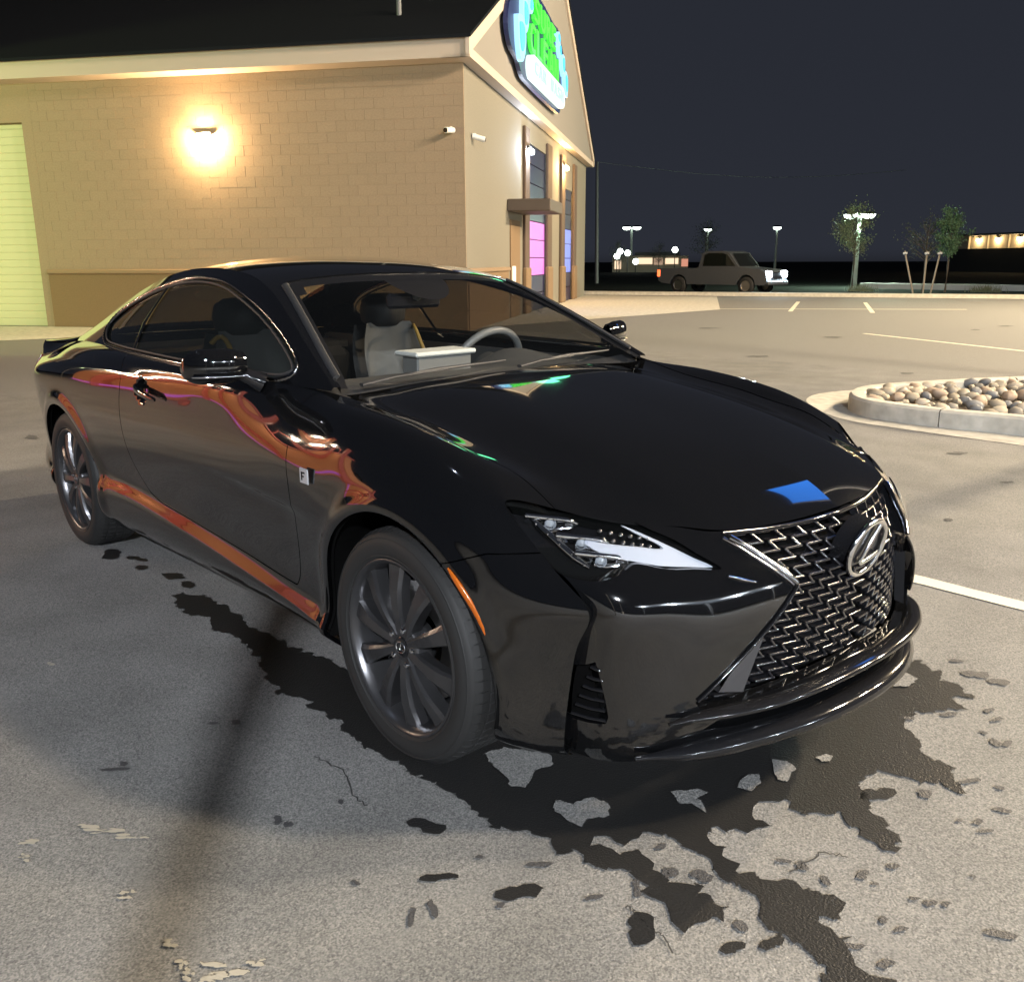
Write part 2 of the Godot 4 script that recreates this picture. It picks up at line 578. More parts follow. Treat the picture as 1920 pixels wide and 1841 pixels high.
	w.normal_enabled = true; w.normal_texture = grain_n; w.normal_scale = 0.4
	M.wet = w
	var w2: StandardMaterial3D = w.duplicate()
	w2.albedo_color = Color(0.24, 0.24, 0.245); w2.roughness = 0.6; w2.normal_scale = 0.7
	M.damp = w2
	var w3: StandardMaterial3D = a.duplicate()
	w3.albedo_color = Color(0.72, 0.72, 0.72)
	M.oil = w3
	M.tar = mat(Color(0.03, 0.03, 0.03), 0.9)
	M.dust = mat(Color(0.30, 0.28, 0.225), 0.95)
	M.line_paint = mat(Color(0.55, 0.52, 0.42), 0.8)
	M.field = mat(Color(0.016, 0.017, 0.016), 1.0, 0.0, 0.1)
	var conc := noise_tex(0.02, [[0.0, Color(0.60, 0.585, 0.55)], [0.5, Color(0.68, 0.665, 0.625)], [1.0, Color(0.75, 0.735, 0.695)]], 512, 8, 5)
	var cm := StandardMaterial3D.new()
	cm.albedo_texture = conc; cm.roughness = 0.9; cm.uv1_triplanar = true; cm.uv1_world_triplanar = true; cm.uv1_scale = Vector3(0.6, 0.6, 0.6)
	M.concrete = cm
	M.kerb = cm
	M.soil = mat(Color(0.07, 0.055, 0.04), 1.0)
	M.rocks = [mat(Color(0.36, 0.31, 0.23), 0.75), mat(Color(0.27, 0.23, 0.17), 0.8), mat(Color(0.42, 0.36, 0.28), 0.7), mat(Color(0.20, 0.18, 0.15), 0.8), mat(Color(0.33, 0.25, 0.18), 0.75), mat(Color(0.16, 0.16, 0.16), 0.75)]
	# ---- building
	var bl := noise_tex(0.06, [[0.0, Color(0.90, 0.90, 0.90)], [0.5, Color(0.96, 0.96, 0.96)], [1.0, Color(1, 1, 1)]], 512, 12, 5)
	var bn := noise_tex(0.15, [], 512, 14, 4, true, 3.0)
	M.blocks = []
	for k in 3:
		var bm := StandardMaterial3D.new()
		bm.albedo_color = [Color(0.305, 0.228, 0.158), Color(0.311, 0.233, 0.161), Color(0.299, 0.224, 0.155)][k].linear_to_srgb()
		bm.albedo_texture = bl; bm.roughness = 0.9; bm.uv1_triplanar = true; bm.uv1_world_triplanar = true; bm.uv1_scale = Vector3(0.8, 0.8, 0.8)
		bm.normal_enabled = true; bm.normal_texture = bn; bm.normal_scale = 0.4
		M.blocks.append(bm)
	M.block = M.blocks[0]
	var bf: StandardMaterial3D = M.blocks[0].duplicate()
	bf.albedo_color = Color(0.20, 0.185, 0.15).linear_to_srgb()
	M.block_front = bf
	M.mortar = mat(Color(0.28, 0.21, 0.146), 0.95)
	var bb: StandardMaterial3D = M.blocks[0].duplicate()
	bb.albedo_color = Color(0.20, 0.13, 0.07).linear_to_srgb()
	M.base_brown = bb
	M.base_cap = mat(Color(0.24, 0.165, 0.10), 0.85)
	M.pilaster = mat(Color(0.09, 0.06, 0.042), 0.85)
	M.shutter = mat(Color(0.52, 0.50, 0.34), 0.7)
	M.fascia = mat(Color(0.46, 0.39, 0.33), 0.75)
	M.gable = mat(Color(0.21, 0.195, 0.18), 0.85)
	M.roof = mat(Color(0.009, 0.011, 0.014), 0.95, 0.0, 0.2)
	M.canopy = mat(Color(0.075, 0.055, 0.04), 0.6)
	M.door_navy = mat(Color(0.022, 0.022, 0.06), 0.3)
	M.vent_pipe = mat(Color(0.12, 0.13, 0.14), 0.6)
	M.white_box = mat(Color(0.72, 0.72, 0.68), 0.5)
	M.lamp_body = mat(Color(0.06, 0.06, 0.06), 0.5)
	M.pane_pink = glow(Color(1.0, 0.16, 0.78), 0.75)
	M.pane_blue = glow(Color(0.20, 0.27, 1.0), 0.72)
	M.lamp_warm = glow(Color(1.0, 0.86, 0.55), 14.0)
	M.lamp_white = glow(Color(0.9, 0.96, 1.0), 8.0)
	M.sign_navy = mat(Color(0.01, 0.02, 0.09), 0.4)
	M.sign_green = glow(Color(0.03, 0.80, 0.03), 1.05)
	M.sign_white = glow(Color(0.80, 1.0, 0.90), 1.0)
	M.sign_mint = glow(Color(0.55, 0.95, 0.76), 0.85)
	M.sign_blue = glow(Color(0.35, 0.72, 1.0), 1.1)
	M.sign_cyan = glow(Color(0.04, 0.66, 1.0), 1.1)
	# ---- far things
	M.leaf_dry = mat(Color(0.19, 0.20, 0.12), 0.8); M.leaf_green = mat(Color(0.11, 0.20, 0.10), 0.7); M.leaf_dark = mat(Color(0.05, 0.06, 0.05), 0.8)
	for m in [M.leaf_dry, M.leaf_green, M.leaf_dark]:
		m.cull_mode = BaseMaterial3D.CULL_DISABLED
		m.backlight_enabled = true; m.backlight = Color(0.1, 0.14, 0.06)
	M.bark = mat(Color(0.11, 0.09, 0.07), 0.9)
	M.stake = mat(Color(0.28, 0.24, 0.19), 0.85)
	M.pole_pale = mat(Color(0.55, 0.62, 0.55), 0.5)
	M.pole_grey = mat(Color(0.16, 0.16, 0.165), 0.55, 0.3)
	M.white_wall = mat(Color(0.62, 0.62, 0.58), 0.8)
	M.far_glow = glow(Color(0.86, 1.0, 0.90), 7.0)
	M.shop_wall = mat(Color(0.45, 0.38, 0.28), 0.8); M.shop_roof = mat(Color(0.08, 0.08, 0.08), 0.8); M.dark_wall = mat(Color(0.02, 0.02, 0.022), 0.9)
	M.win_warm = glow(Color(1.0, 0.72, 0.48), 1.0); M.win_dim = glow(Color(0.9, 0.6, 0.4), 0.35); M.win_red = glow(Color(1.0, 0.42, 0.28), 0.55)
	M.silver = mat(Color(0.07, 0.075, 0.085), 0.35, 0.3)
	M.head_glow = glow(Color(0.9, 0.97, 1.0), 30.0)
	M.tail_glow = glow(Color(1.0, 0.12, 0.03), 2.6)
	# ---- outside the frame
	M.lot_glow_warm = glow(Color(1.0, 0.90, 0.72), 26.0)
	M.lot_glow_white = glow(Color(0.94, 0.97, 1.0), 22.0)
	M.orange_wall = mat(Color(0.52, 0.20, 0.09), 0.8)
	M.red_beam = mat(Color(0.38, 0.07, 0.05), 0.6)
	M.purple_glow = glow(Color(0.70, 0.12, 0.72), 1.3)
	M.tube_glow = glow(Color(1.0, 0.96, 0.88), 16.0)
	M.pylon_blue = glow(Color(0.03, 0.22, 0.85), 3.6)
	M.flood_glow = glow(Color(0.86, 1.0, 0.5), 8.0)
	M.canopy_pale = mat(Color(0.55, 0.60, 0.68), 0.6)
	M.tube_cool = glow(Color(0.92, 0.96, 1.0), 24.0)
# ---------------------------------------------------------------- lot, puddles, kerbs
func ground_sheet(poly_xz: PackedVector2Array, y: float) -> Soup:
	var s := Soup.new()
	var ix := Geometry2D.triangulate_polygon(poly_xz)
	for i in range(0, ix.size(), 3):
		var a := poly_xz[ix[i]]; var b := poly_xz[ix[i + 1]]; var c := poly_xz[ix[i + 2]]
		s.tri(Vector3(a.x, y, a.y), Vector3(b.x, y, b.y), Vector3(c.x, y, c.y), Vector3.UP, Vector3.UP, Vector3.UP, a, b, c)
	return s

func ragged(pl: PackedVector2Array, step: float, amp: float, seed_: int) -> PackedVector2Array:
	# breaks an outline into short steps and roughens it
	var f := FastNoiseLite.new()
	f.seed = seed_; f.frequency = 14.0; f.fractal_octaves = 4
	var r := PackedVector2Array()
	var n := pl.size()
	for i in n:
		var a := pl[i]; var b := pl[(i + 1) % n]
		var k := maxi(1, int(a.distance_to(b) / step))
		for j in k:
			var q := a.lerp(b, float(j) / k)
			var d := Vector2(f.get_noise_2d(q.x * 1.0, q.y), f.get_noise_2d(q.x + 40.0, q.y - 17.0)) * amp * 1.6
			d += Vector2(rng.randf_range(-1, 1), rng.randf_range(-1, 1)) * amp * 0.42
			r.append(q + d)
	return r

func px_poly(a: Array, ox := 0.0, oy := 0.0, sc := 1.0) -> PackedVector2Array:
	var r := PackedVector2Array()
	for i in range(0, a.size(), 2):
		var q := px_at(ox + a[i] / sc, oy + a[i + 1] / sc)
		r.append(Vector2(q.x, q.z))
	return r

func wet(pl: PackedVector2Array, m: Material, y: float, seed_: int, amp := 0.010, step := 0.012, called := "wet_patch") -> void:
	var q := ragged(pl, step, amp, seed_)
	var s := Soup.new()
	# a tiny offset mends outlines that cross themselves
	if Geometry2D.is_polygon_clockwise(q): q.reverse()
	for part in Geometry2D.offset_polygon(q, 0.0012):
		if not Geometry2D.is_polygon_clockwise(part): s.add(ground_sheet(part, y))
	if s.p.size() == 0:
		s = ground_sheet(pl, y)
	struct(called, s.mesh(0.8), m)

func build_ground() -> void:
	# the dark field that reaches the horizon
	var big := PlaneMesh.new()
	big.size = Vector2(1400, 1400)
	var g := struct("ground", big, M.field)
	g.position = Vector3(0, -0.05, 0)
	# asphalt lot, mottled by vertex colour
	var lot := PackedVector2Array([Vector2(40, 45), Vector2(40, -57), Vector2(5, -40.1), Vector2(-10.2, -32.9), Vector2(-16.7, -29.75), Vector2(-24.5, -26.0), Vector2(-60, -9), Vector2(-60, 45)])
	var far := Soup.new()
	var near_lo := Vector2(-9, -9); var near_hi := Vector2(6, 7)
	var hole := PackedVector2Array([near_lo, Vector2(near_hi.x, near_lo.y), near_hi, Vector2(near_lo.x, near_hi.y)])
	for strip in [[-9.0, 6.0, -60.0, -9.0], [-9.0, 6.0, 7.0, 60.0], [-70.0, -9.0, -60.0, 60.0], [6.0, 60.0, -60.0, 60.0]]:
		var rect := PackedVector2Array([Vector2(strip[0], strip[2]), Vector2(strip[1], strip[2]), Vector2(strip[1], strip[3]), Vector2(strip[0], strip[3])])
		for q in Geometry2D.intersect_polygons(lot, rect): far.add(ground_sheet(q, 0.0))
	struct("lot_pavement", far.mesh(0.8), M.asphalt)
	# the near pavement as a fine sheet with slight unevenness
	var nz := FastNoiseLite.new()
	nz.seed = 3; nz.frequency = 0.35; nz.fractal_octaves = 4
	var nf := FastNoiseLite.new()
	nf.seed = 9; nf.frequency = 2.2; nf.fractal_octaves = 4
	var ar := []
	ar.resize(Mesh.ARRAY_MAX)
	var V := PackedVector3Array(); var N := PackedVector3Array(); var C := PackedColorArray(); var I := PackedInt32Array(); var U := PackedVector2Array()
	var st := 0.06; var nx := int(15.0 / st) + 1; var nz2 := int(16.0 / st) + 1
	for i in nx:
		for j in nz2:
			var x := near_lo.x + i * st; var z := near_lo.y + j * st
			V.append(Vector3(x, 0.0, z)); N.append(Vector3.UP); U.append(Vector2(x, z))
			var k := 1.0 + 0.16 * nz.get_noise_2d(x, z) + 0.22 * nf.get_noise_2d(x, z)
			C.append(Color(k, k, k * (1.0 + 0.05 * nz.get_noise_2d(x + 50, z)), 1) * 0.8)
	for i in nx - 1:
		for j in nz2 - 1:
			var a := i * nz2 + j
			I.append_array([a, a + nz2, a + nz2 + 1, a, a + nz2 + 1, a + 1])
	ar[Mesh.ARRAY_VERTEX] = V; ar[Mesh.ARRAY_NORMAL] = N; ar[Mesh.ARRAY_COLOR] = C; ar[Mesh.ARRAY_INDEX] = I; ar[Mesh.ARRAY_TEX_UV] = U
	var am := ArrayMesh.new()
	am.add_surface_from_arrays(Mesh.PRIMITIVE_TRIANGLES, ar)
	struct("near_pavement", am, M.asphalt)
	# water run off the car
	var main := [325, 1116, 341, 1148, 394, 1158, 399, 1180, 447, 1196, 474, 1228, 495, 1265, 522, 1302, 581, 1313, 586, 1329, 634, 1350, 645, 1374, 700, 1409, 760, 1440, 800, 1463, 858, 1487, 862, 1507, 893, 1516, 925, 1557, 975, 1554, 1030, 1574, 1036, 1598, 1086, 1603, 1115, 1630, 1162, 1627, 1203, 1650, 1208, 1673, 1243, 1697, 1262, 1722, 1284, 1746, 1319, 1735, 1366, 1703, 1313, 1679, 1319, 1662, 1261, 1650, 1232, 1633, 1203, 1600, 1162, 1600, 1120, 1590, 1110, 1570, 1150, 1575, 1190, 1580, 1208, 1560, 1267, 1568, 1296, 1586, 1354, 1644, 1418, 1685, 1436, 1732, 1448, 1755, 1500, 1761, 1529, 1796, 1553, 1831, 1570, 1870, 1700, 1870, 1675, 1834, 1617, 1825, 1599, 1802, 1576, 1755, 1529, 1732, 1588, 1726, 1582, 1697, 1512, 1662, 1442, 1650, 1383, 1638, 1360, 1603, 1325, 1563, 1348, 1551, 1389, 1557, 1436, 1557, 1413, 1528, 1430, 1501, 1483, 1498, 1512, 1530, 1576, 1528, 1617, 1563, 1646, 1592, 1687, 1600, 1675, 1574, 1640, 1533, 1617, 1498, 1614, 1463, 1634, 1446, 1675, 1452, 1722, 1469, 1768, 1466, 1786, 1487, 1815, 1493, 1792, 1458, 1780, 1434, 1733, 1417, 1728, 1393, 1698, 1370, 1687, 1352, 1710, 1335, 1757, 1335, 1809, 1326, 1780, 1312, 1821, 1306, 1800, 1288, 1770, 1277, 1757, 1259, 1720, 1240, 1672, 1240, 1560, 1250, 1400, 1300, 1200, 1330, 1000, 1350, 900, 1330, 760, 1300, 637, 1246, 565, 1222, 511, 1193, 463, 1177, 453, 1158, 394, 1121, 341, 1113]
	wet(px_poly(main), M.wet, 0.004, 5, 0.019, 0.011)
	# dry islands inside the wet area
	for d in [[1040, 1505, 1075, 1512, 1110, 1500, 1138, 1512, 1142, 1530, 1105, 1540, 1090, 1552, 1062, 1540, 1042, 1528], [1262, 1488, 1300, 1482, 1325, 1490, 1312, 1502, 1322, 1524, 1300, 1512, 1270, 1506], [1450, 1428, 1475, 1432, 1500, 1448, 1482, 1455, 1480, 1470, 1462, 1468, 1452, 1450], [1532, 1422, 1548, 1418, 1562, 1424, 1556, 1431, 1540, 1431], [910, 1415, 950, 1405, 1030, 1418, 1035, 1436, 1005, 1450, 985, 1480, 960, 1478, 940, 1450, 918, 1432], [1655, 1272, 1690, 1262, 1720, 1275, 1700, 1290, 1668, 1288], [1395, 1462, 1420, 1455, 1425, 1475, 1405, 1486, 1385, 1478]]:
		wet(px_poly(d), M.asphalt, 0.008, 11, 0.008, 0.012, "dry_patch")
	# lesser patches
	var blobs := [[208, 1040, 30, 10], [255, 1048, 24, 6], [325, 1081, 36, 6], [352, 1097, 24, 7], [265, 1065, 22, 4], [217, 1444, 26, 5], [232, 1434, 15, 4], [402, 1357, 9, 3], [442, 1355, 13, 4], [520, 1540, 14, 8], [540, 1548, 8, 7], [640, 1505, 7, 4], [668, 1655, 12, 5], [975, 1675, 46, 22], [940, 1700, 10, 6], [1203, 1742, 46, 30], [1375, 1778, 24, 18], [1448, 1770, 25, 17], [1316, 1645, 25, 14], [1260, 1637, 18, 9], [1389, 1739, 19, 10], [1646, 1490, 36, 22], [1115, 1685, 19, 7], [1238, 1589, 14, 7], [1505, 1626, 15, 8], [1470, 1615, 14, 6], [1547, 1653, 13, 8], [1617, 1641, 13, 9], [1675, 1627, 14, 9], [1745, 1697, 12, 8], [1717, 1687, 8, 4], [1775, 1697, 13, 5], [1879, 1755, 34, 11], [1663, 1810, 17, 11], [1605, 1775, 17, 8], [1868, 1394, 18, 7], [1735, 1490, 24, 8], [1700, 1348, 16, 7], [1823, 1644, 6, 3], [823, 1646, 38, 12], [812, 1703, 10, 20], [800, 1550, 40, 18], [770, 1720, 8, 22], [900, 1608, 14, 3], [1820, 1466, 26, 6], [1875, 1478, 12, 5], [1878, 1520, 24, 6], [1800, 1540, 9, 4], [1836, 1543, 13, 5], [1890, 1395, 13, 6], [1780, 1340, 22, 5], [1855, 1333, 14, 5], [1830, 1265, 30, 10], [1875, 1280, 24, 10], [1795, 1240, 14, 4], [1870, 1350, 16, 5], [1845, 1375, 10, 4], [1640, 1660, 6, 4], [1655, 1727, 10, 6], [1690, 1745, 13, 6], [1850, 1560, 15, 5], [1250, 1640, 8, 12], [1195, 1668, 12, 18], [1010, 1622, 26, 7]]
	var n := 0
	for b in blobs:
		n += 1
		var pl := PackedVector2Array()
		var c := px_at(b[0], b[1])
		var ex := px_at(b[0] + b[2], b[1]) - c; var ey := px_at(b[0], b[1] + b[3]) - c
		var k := 14
		var ph := rng.randf() * TAU
		for i in k:
			var a := TAU * i / k
			var q := 0.72 + 0.28 * sin(a * 2.0 + ph) + rng.randf_range(-0.15, 0.15)
			var w := c + ex * cos(a) * q + ey * sin(a) * q
			pl.append(Vector2(w.x, w.z))
		wet(pl, M.wet if b[2] * b[3] > 380 or n < 6 else M.damp, 0.004, 20 + n, 0.004, 0.010)
	# pale dusty smears
	for b in [[185, 1556, 48, 8], [250, 1572, 40, 6], [55, 1578, 20, 7], [45, 1610, 10, 8], [240, 1680, 20, 10], [318, 1770, 18, 9], [345, 1815, 16, 12], [430, 1822, 52, 16], [480, 1805, 24, 8], [390, 1836, 16, 8], [95, 1248, 9, 5], [352, 1832, 12, 10]]:
		for t in 7:
			n += 1
			var pl := PackedVector2Array()
			var c := px_at(b[0] + rng.randf_range(-1, 1) * b[2] * 0.75, b[1] + rng.randf_range(-1, 1) * b[3] * 0.9)
			var ex := px_at(b[0] + b[2], b[1]) - px_at(b[0], b[1]); var ey := px_at(b[0], b[1] + b[3]) - px_at(b[0], b[1])
			var sz := rng.randf_range(0.16, 0.5)
			for i in 10:
				var a := TAU * i / 10
				var q := sz * (0.8 + rng.randf_range(-0.35, 0.35))
				var w := c + ex * cos(a) * q + ey * sin(a) * q * 0.8
				pl.append(Vector2(w.x, w.z))
			wet(pl, M.dust, 0.004 + 0.0002 * t, 300 + n, 0.004, 0.008, "dust_smear")
	# painted stall lines
	for l in [[Vector2(-4.3, -1.655), Vector2(2.6, -1.63), 0.10], [Vector2(-6.42, -14.46), Vector2(0.6, -11.22), 0.11], [Vector2(-15.2, -18.9), Vector2(-8.5, -24.5), 0.16], [Vector2(-11.5, -20.3), Vector2(-14.5, -25.8), 0.12], [Vector2(-9.6, -21.2), Vector2(-12.6, -26.7), 0.12]]:
		var a: Vector2 = l[0]; var b: Vector2 = l[1]
		var w: Vector2 = (b - a).normalized().orthogonal() * l[2] * 0.5
		var pl := ragged(PackedVector2Array([a + w, b + w, b - w, a - w]), 0.05, 0.003, 77)
		struct("painted_line", ground_sheet(pl, 0.004).mesh(), M.line_paint)
	# hairline cracks and old oil spots
	for cr in [[-20, 738, 18, 744, 40, 750, 70, 742, 98, 745], [1172, 1700, 1190, 1712, 1215, 1745, 1240, 1752, 1262, 1790], [590, 1420, 640, 1445, 668, 1500, 690, 1512], [1480, 1640, 1540, 1600, 1600, 1610]]:
		var mid := px_poly(cr)
		var fine := PackedVector2Array()
		for k in mid.size() - 1:
			for t in 8: fine.append(mid[k].lerp(mid[k + 1], t / 8.0) + Vector2(rng.randf_range(-1, 1), rng.randf_range(-1, 1)) * 0.006)
		var up := PackedVector2Array(); var down := PackedVector2Array()
		for k in fine.size():
			var d := (fine[mini(k + 1, fine.size() - 1)] - fine[maxi(k - 1, 0)]).normalized().orthogonal() * rng.randf_range(0.0012, 0.0028)
			up.append(fine[k] + d); down.append(fine[k] - d)
		var s := Soup.new()
		for k in fine.size() - 1:
			for tri in [[up[k], up[k + 1], down[k + 1]], [up[k], down[k + 1], down[k]]]:
				s.tri(Vector3(tri[0].x, 0.004, tri[0].y), Vector3(tri[1].x, 0.004, tri[1].y), Vector3(tri[2].x, 0.004, tri[2].y), Vector3.UP, Vector3.UP, Vector3.UP)
		struct("crack", s.mesh(), M.tar)
	for b in [[1886, 611, 18, 1.6], [1828, 618, 11, 1.2], [1700, 700, 16, 2.0], [1560, 632, 22, 1.6], [1420, 668, 26, 2.0], [1795, 850, 22, 3], [1890, 905, 16, 3], [1330, 615, 30, 1.3], [60, 820, 18, 5], [1780, 975, 10, 3]]:
		n += 1
		var pl := PackedVector2Array()
		var c := px_at(b[0], b[1])
		var ex := px_at(b[0] + b[2], b[1]) - c; var ey := px_at(b[0], b[1] + b[3]) - c
		for k in 16:
			var q := 0.75 + rng.randf_range(-0.25, 0.25)
			var w := c + ex * cos(TAU * k / 16) * q + ey * sin(TAU * k / 16) * q
			pl.append(Vector2(w.x, w.z))
		wet(pl, M.oil, 0.004, 700 + n, 0.012, 0.04, "oil_spot")
	# kerb that ends the lot, and pale strip beyond
	var kp := PackedVector2Array([Vector2(-40, -18.7), Vector2(-24.5, -26.0), Vector2(-16.7, -29.75), Vector2(-10.2, -32.9), Vector2(5, -40.1), Vector2(30, -52.2)])
	for i in kp.size() - 1:
		var a := kp[i]; var b := kp[i + 1]
		var o := (b - a).normalized().orthogonal()
		if o.y > 0: o = -o
		var s := Soup.new()
		s.add(slab(PackedVector2Array([a, b, b + o * 0.75, a + o * 0.75]), -0.13, 0.04).moved(Transform3D(Basis(Vector3(1, 0, 0), Vector3(0, 0, 1), Vector3(0, -1, 0)), Vector3.ZERO)))
		struct("kerb", s.mesh(), M.kerb)
	# far white kerb across the road, seen as a pale band
	var wa := px_far(1612, 540, 50.0); var wb := px_far(2050, 541, 47.0)
	var wdir := (wb - wa).normalized(); var wn := Vector3(wdir.z, 0, -wdir.x)
	if wn.dot(eye - wa) < 0: wn = -wn
	var ws := Soup.new()
	var y0 := -0.05; var y1 := 0.22
	wa.y = 0; wb.y = 0
	ws.quad_out(wa + Vector3(0, y0, 0), wb + Vector3(0, y0, 0), wb + Vector3(0, y1, 0), wa + Vector3(0, y1, 0), wa - wn * 5)
	ws.quad_out(wa + Vector3(0, y1, 0), wb + Vector3(0, y1, 0), wb - wn * 0.3 + Vector3(0, y1, 0), wa - wn * 0.3 + Vector3(0, y1, 0), wa - Vector3(0, 5, 0))
	var wl := put("road_barrier", ws.mesh(), M.white_wall)
	tag(wl, "long low white barrier along the far side of the road", "barrier")

func build_island() -> void:
	# planting island: outline of the kerb's outer foot on the ground
	var outer := PackedVector2Array([Vector2(3.0, -5.60), Vector2(1.2, -5.58), Vector2(-0.55, -5.52), Vector2(-1.08, -5.43), Vector2(-1.54, -5.43), Vector2(-1.86, -5.50), Vector2(-2.12, -5.72), Vector2(-2.28, -6.03), Vector2(-2.34, -6.40), Vector2(-2.24, -6.85), Vector2(-1.92, -7.60), Vector2(-1.54, -8.32), Vector2(-0.9, -9.5), Vector2(0.2, -11.3), Vector2(3.0, -13.5)])
	var edge := smooth_poly(outer, 5, false)
	var inner := PackedVector2Array()
	for i in edge.size():
		var d := (edge[mini(i + 1, edge.size() - 1)] - edge[maxi(i - 1, 0)]).normalized()
		inner.append(edge[i] + Vector2(-d.y, d.x) * -0.15)
	# check the side
	if not Geometry2D.is_point_in_polygon(inner[20], edge):
		for i in edge.size(): inner[i] = edge[i] * 2.0 - inner[i]
	var isl := thing("planting_island", "kerbed parking island filled with river rocks beside the coupe", "island")
	var H := 0.155
	var seg := []
	var run := 0.0
	var from := 0
	for i in range(1, edge.size()):
		run += edge[i].distance_to(edge[i - 1])
		if run > 1.15 or i == edge.size() - 1:
			seg.append([from, i]); from = i; run = 0.0
	for sgm in seg:
		var s := Soup.new()
		for i in range(sgm[0], sgm[1]):
			var g0 := 0.0 if i > sgm[0] else 0.05; var g1 := 1.0 if i < sgm[1] - 1 else 0.95
			var a := edge[i].lerp(edge[i + 1], g0); var b := edge[i].lerp(edge[i + 1], g1)
			var c := inner[i].lerp(inner[i + 1], g0); var d := inner[i].lerp(inner[i + 1], g1)
			var mid := (a + b + c + d) * 0.25
			var M0 := Vector3(mid.x, 0.06, mid.y)
			var a1 := a.lerp(c, 0.16); var b1 := b.lerp(d, 0.16)
			var c1 := c.lerp(a, 0.1); var d1 := d.lerp(b, 0.1)
			var A0 := Vector3(a.x, 0, a.y); var B0 := Vector3(b.x, 0, b.y); var A1 := Vector3(a.x, H - 0.022, a.y); var B1 := Vector3(b.x, H - 0.022, b.y)
			var A2 := Vector3(a1.x, H, a1.y); var B2 := Vector3(b1.x, H, b1.y); var C2 := Vector3(c1.x, H, c1.y); var D2 := Vector3(d1.x, H, d1.y)
			var C1 := Vector3(c.x, H - 0.015, c.y); var D1 := Vector3(d.x, H - 0.015, d.y); var C0 := Vector3(c.x, 0, c.y); var D0 := Vector3(d.x, 0, d.y)
			for q in [[A0, B0, B1, A1], [A1, B1, B2, A2], [A2, B2, D2, C2], [C2, D2, D1, C1], [C1, D1, D0, C0]]: s.quad_out(q[0], q[1], q[2], q[3], M0)
			if i == sgm[0]: s.quad_out(A0, A1, C1, C0, M0)
			if i == sgm[1] - 1: s.quad_out(B0, B1, D1, D0, M0)
		put("kerb_stone", s.mesh(), M.kerb, isl)
	# gutter pan round the kerb
	var pan := PackedVector2Array([Vector2(3.0, -5.18), Vector2(1.2, -5.17), Vector2(-0.42, -5.14), Vector2(-1.36, -5.16), Vector2(-1.95, -5.26), Vector2(-2.5, -5.72), Vector2(-2.80, -6.15), Vector2(-2.88, -6.65), Vector2(-2.66, -7.3), Vector2(-2.3, -7.9), Vector2(-1.5, -9.5), Vector2(0.0, -11.8), Vector2(3.0, -14.2)])
	struct("gutter_pan", ground_sheet(smooth_poly(pan, 5, false), 0.004).mesh(), M.concrete)
	# bed and rocks
	put("rock_bed", ground_sheet(inner, 0.075).mesh(), M.soil, isl)
	var kinds := []
	for k in 7:
		var f := FastNoiseLite.new()
		f.seed = 40 + k; f.frequency = 0.9
		var s := Soup.new()
		var P := []
		for i in 6:
			var row := PackedVector3Array()
			var th := PI * i / 5.0
			for j in 9:
				var ph := TAU * (j % 8) / 8.0
				var d := Vector3(sin(th) * cos(ph), cos(th), sin(th) * sin(ph))
				row.append(d * (1.0 + 0.35 * f.get_noise_3dv(d * 1.4)) * Vector3(1.0, 0.62, 0.8))
			P.append(row)
		kinds.append(grid_soup({"P": P, "nu": 6, "nv": 9}, func(q): return q))
	var spots := []
	var tries := 0
	while spots.size() < 700 and tries < 20000:
		tries += 1
		var q := Vector2(rng.randf_range(-2.3, 2.2), rng.randf_range(-10.5, -5.4))
		if not Geometry2D.is_point_in_polygon(q, inner): continue
		var r := rng.randf_range(0.038, 0.085)
		var ok := true
		for o in spots:
			if o[0].distance_to(q) < (o[1] + r) * 0.72:
				ok = false; break
		if ok: spots.append([q, r])
	spots.sort_custom(func(a, b): return a[0].distance_to(Vector2(eye.x, eye.z)) / a[1] + (50.0 if a[0].x > 0.9 else 0.0) < b[0].distance_to(Vector2(eye.x, eye.z)) / b[1] + (50.0 if b[0].x > 0.9 else 0.0))
	var meshes := []
	for k in kinds: meshes.append(k.mesh())
	var rest := Soup.new()
	for i in spots.size():
		var q: Vector2 = spots[i][0]; var r: float = spots[i][1]
		var k := rng.randi() % kinds.size()
		var x := Transform3D(Basis.from_euler(Vector3(rng.randf_range(-0.35, 0.35), rng.randf() * TAU, rng.randf_range(-0.35, 0.35))).scaled(Vector3.ONE * r), Vector3(q.x, 0.085 + r * 0.42 + rng.randf_range(0, 0.02), q.y))
		if i < 290:
			var o := put("rock", meshes[k], M.rocks[rng.randi() % M.rocks.size()], isl)
			o.transform = x
		else: rest.add(kinds[k].moved(x))
	if rest.p.size():
		var o := put("rocks", rest.mesh(), M.rocks[0], isl)
		o.set_meta("kind", "stuff")
# ---------------------------------------------------------------- the car wash building
# its own axes: x along the long wall away from the corner, z along the gable front, walls at x = 0 and z = 0
func lamp_light(parent: Node, at: Vector3, c: Color, e: float, size := 0.12) -> OmniLight3D:
	var l := OmniLight3D.new()
	l.light_color = c; l.light_energy = e; l.light_size = size
	l.omni_range = 80.0; l.omni_attenuation = 2.0; l.shadow_enabled = true
	parent.add_child(l)
	l.position = at
	return l

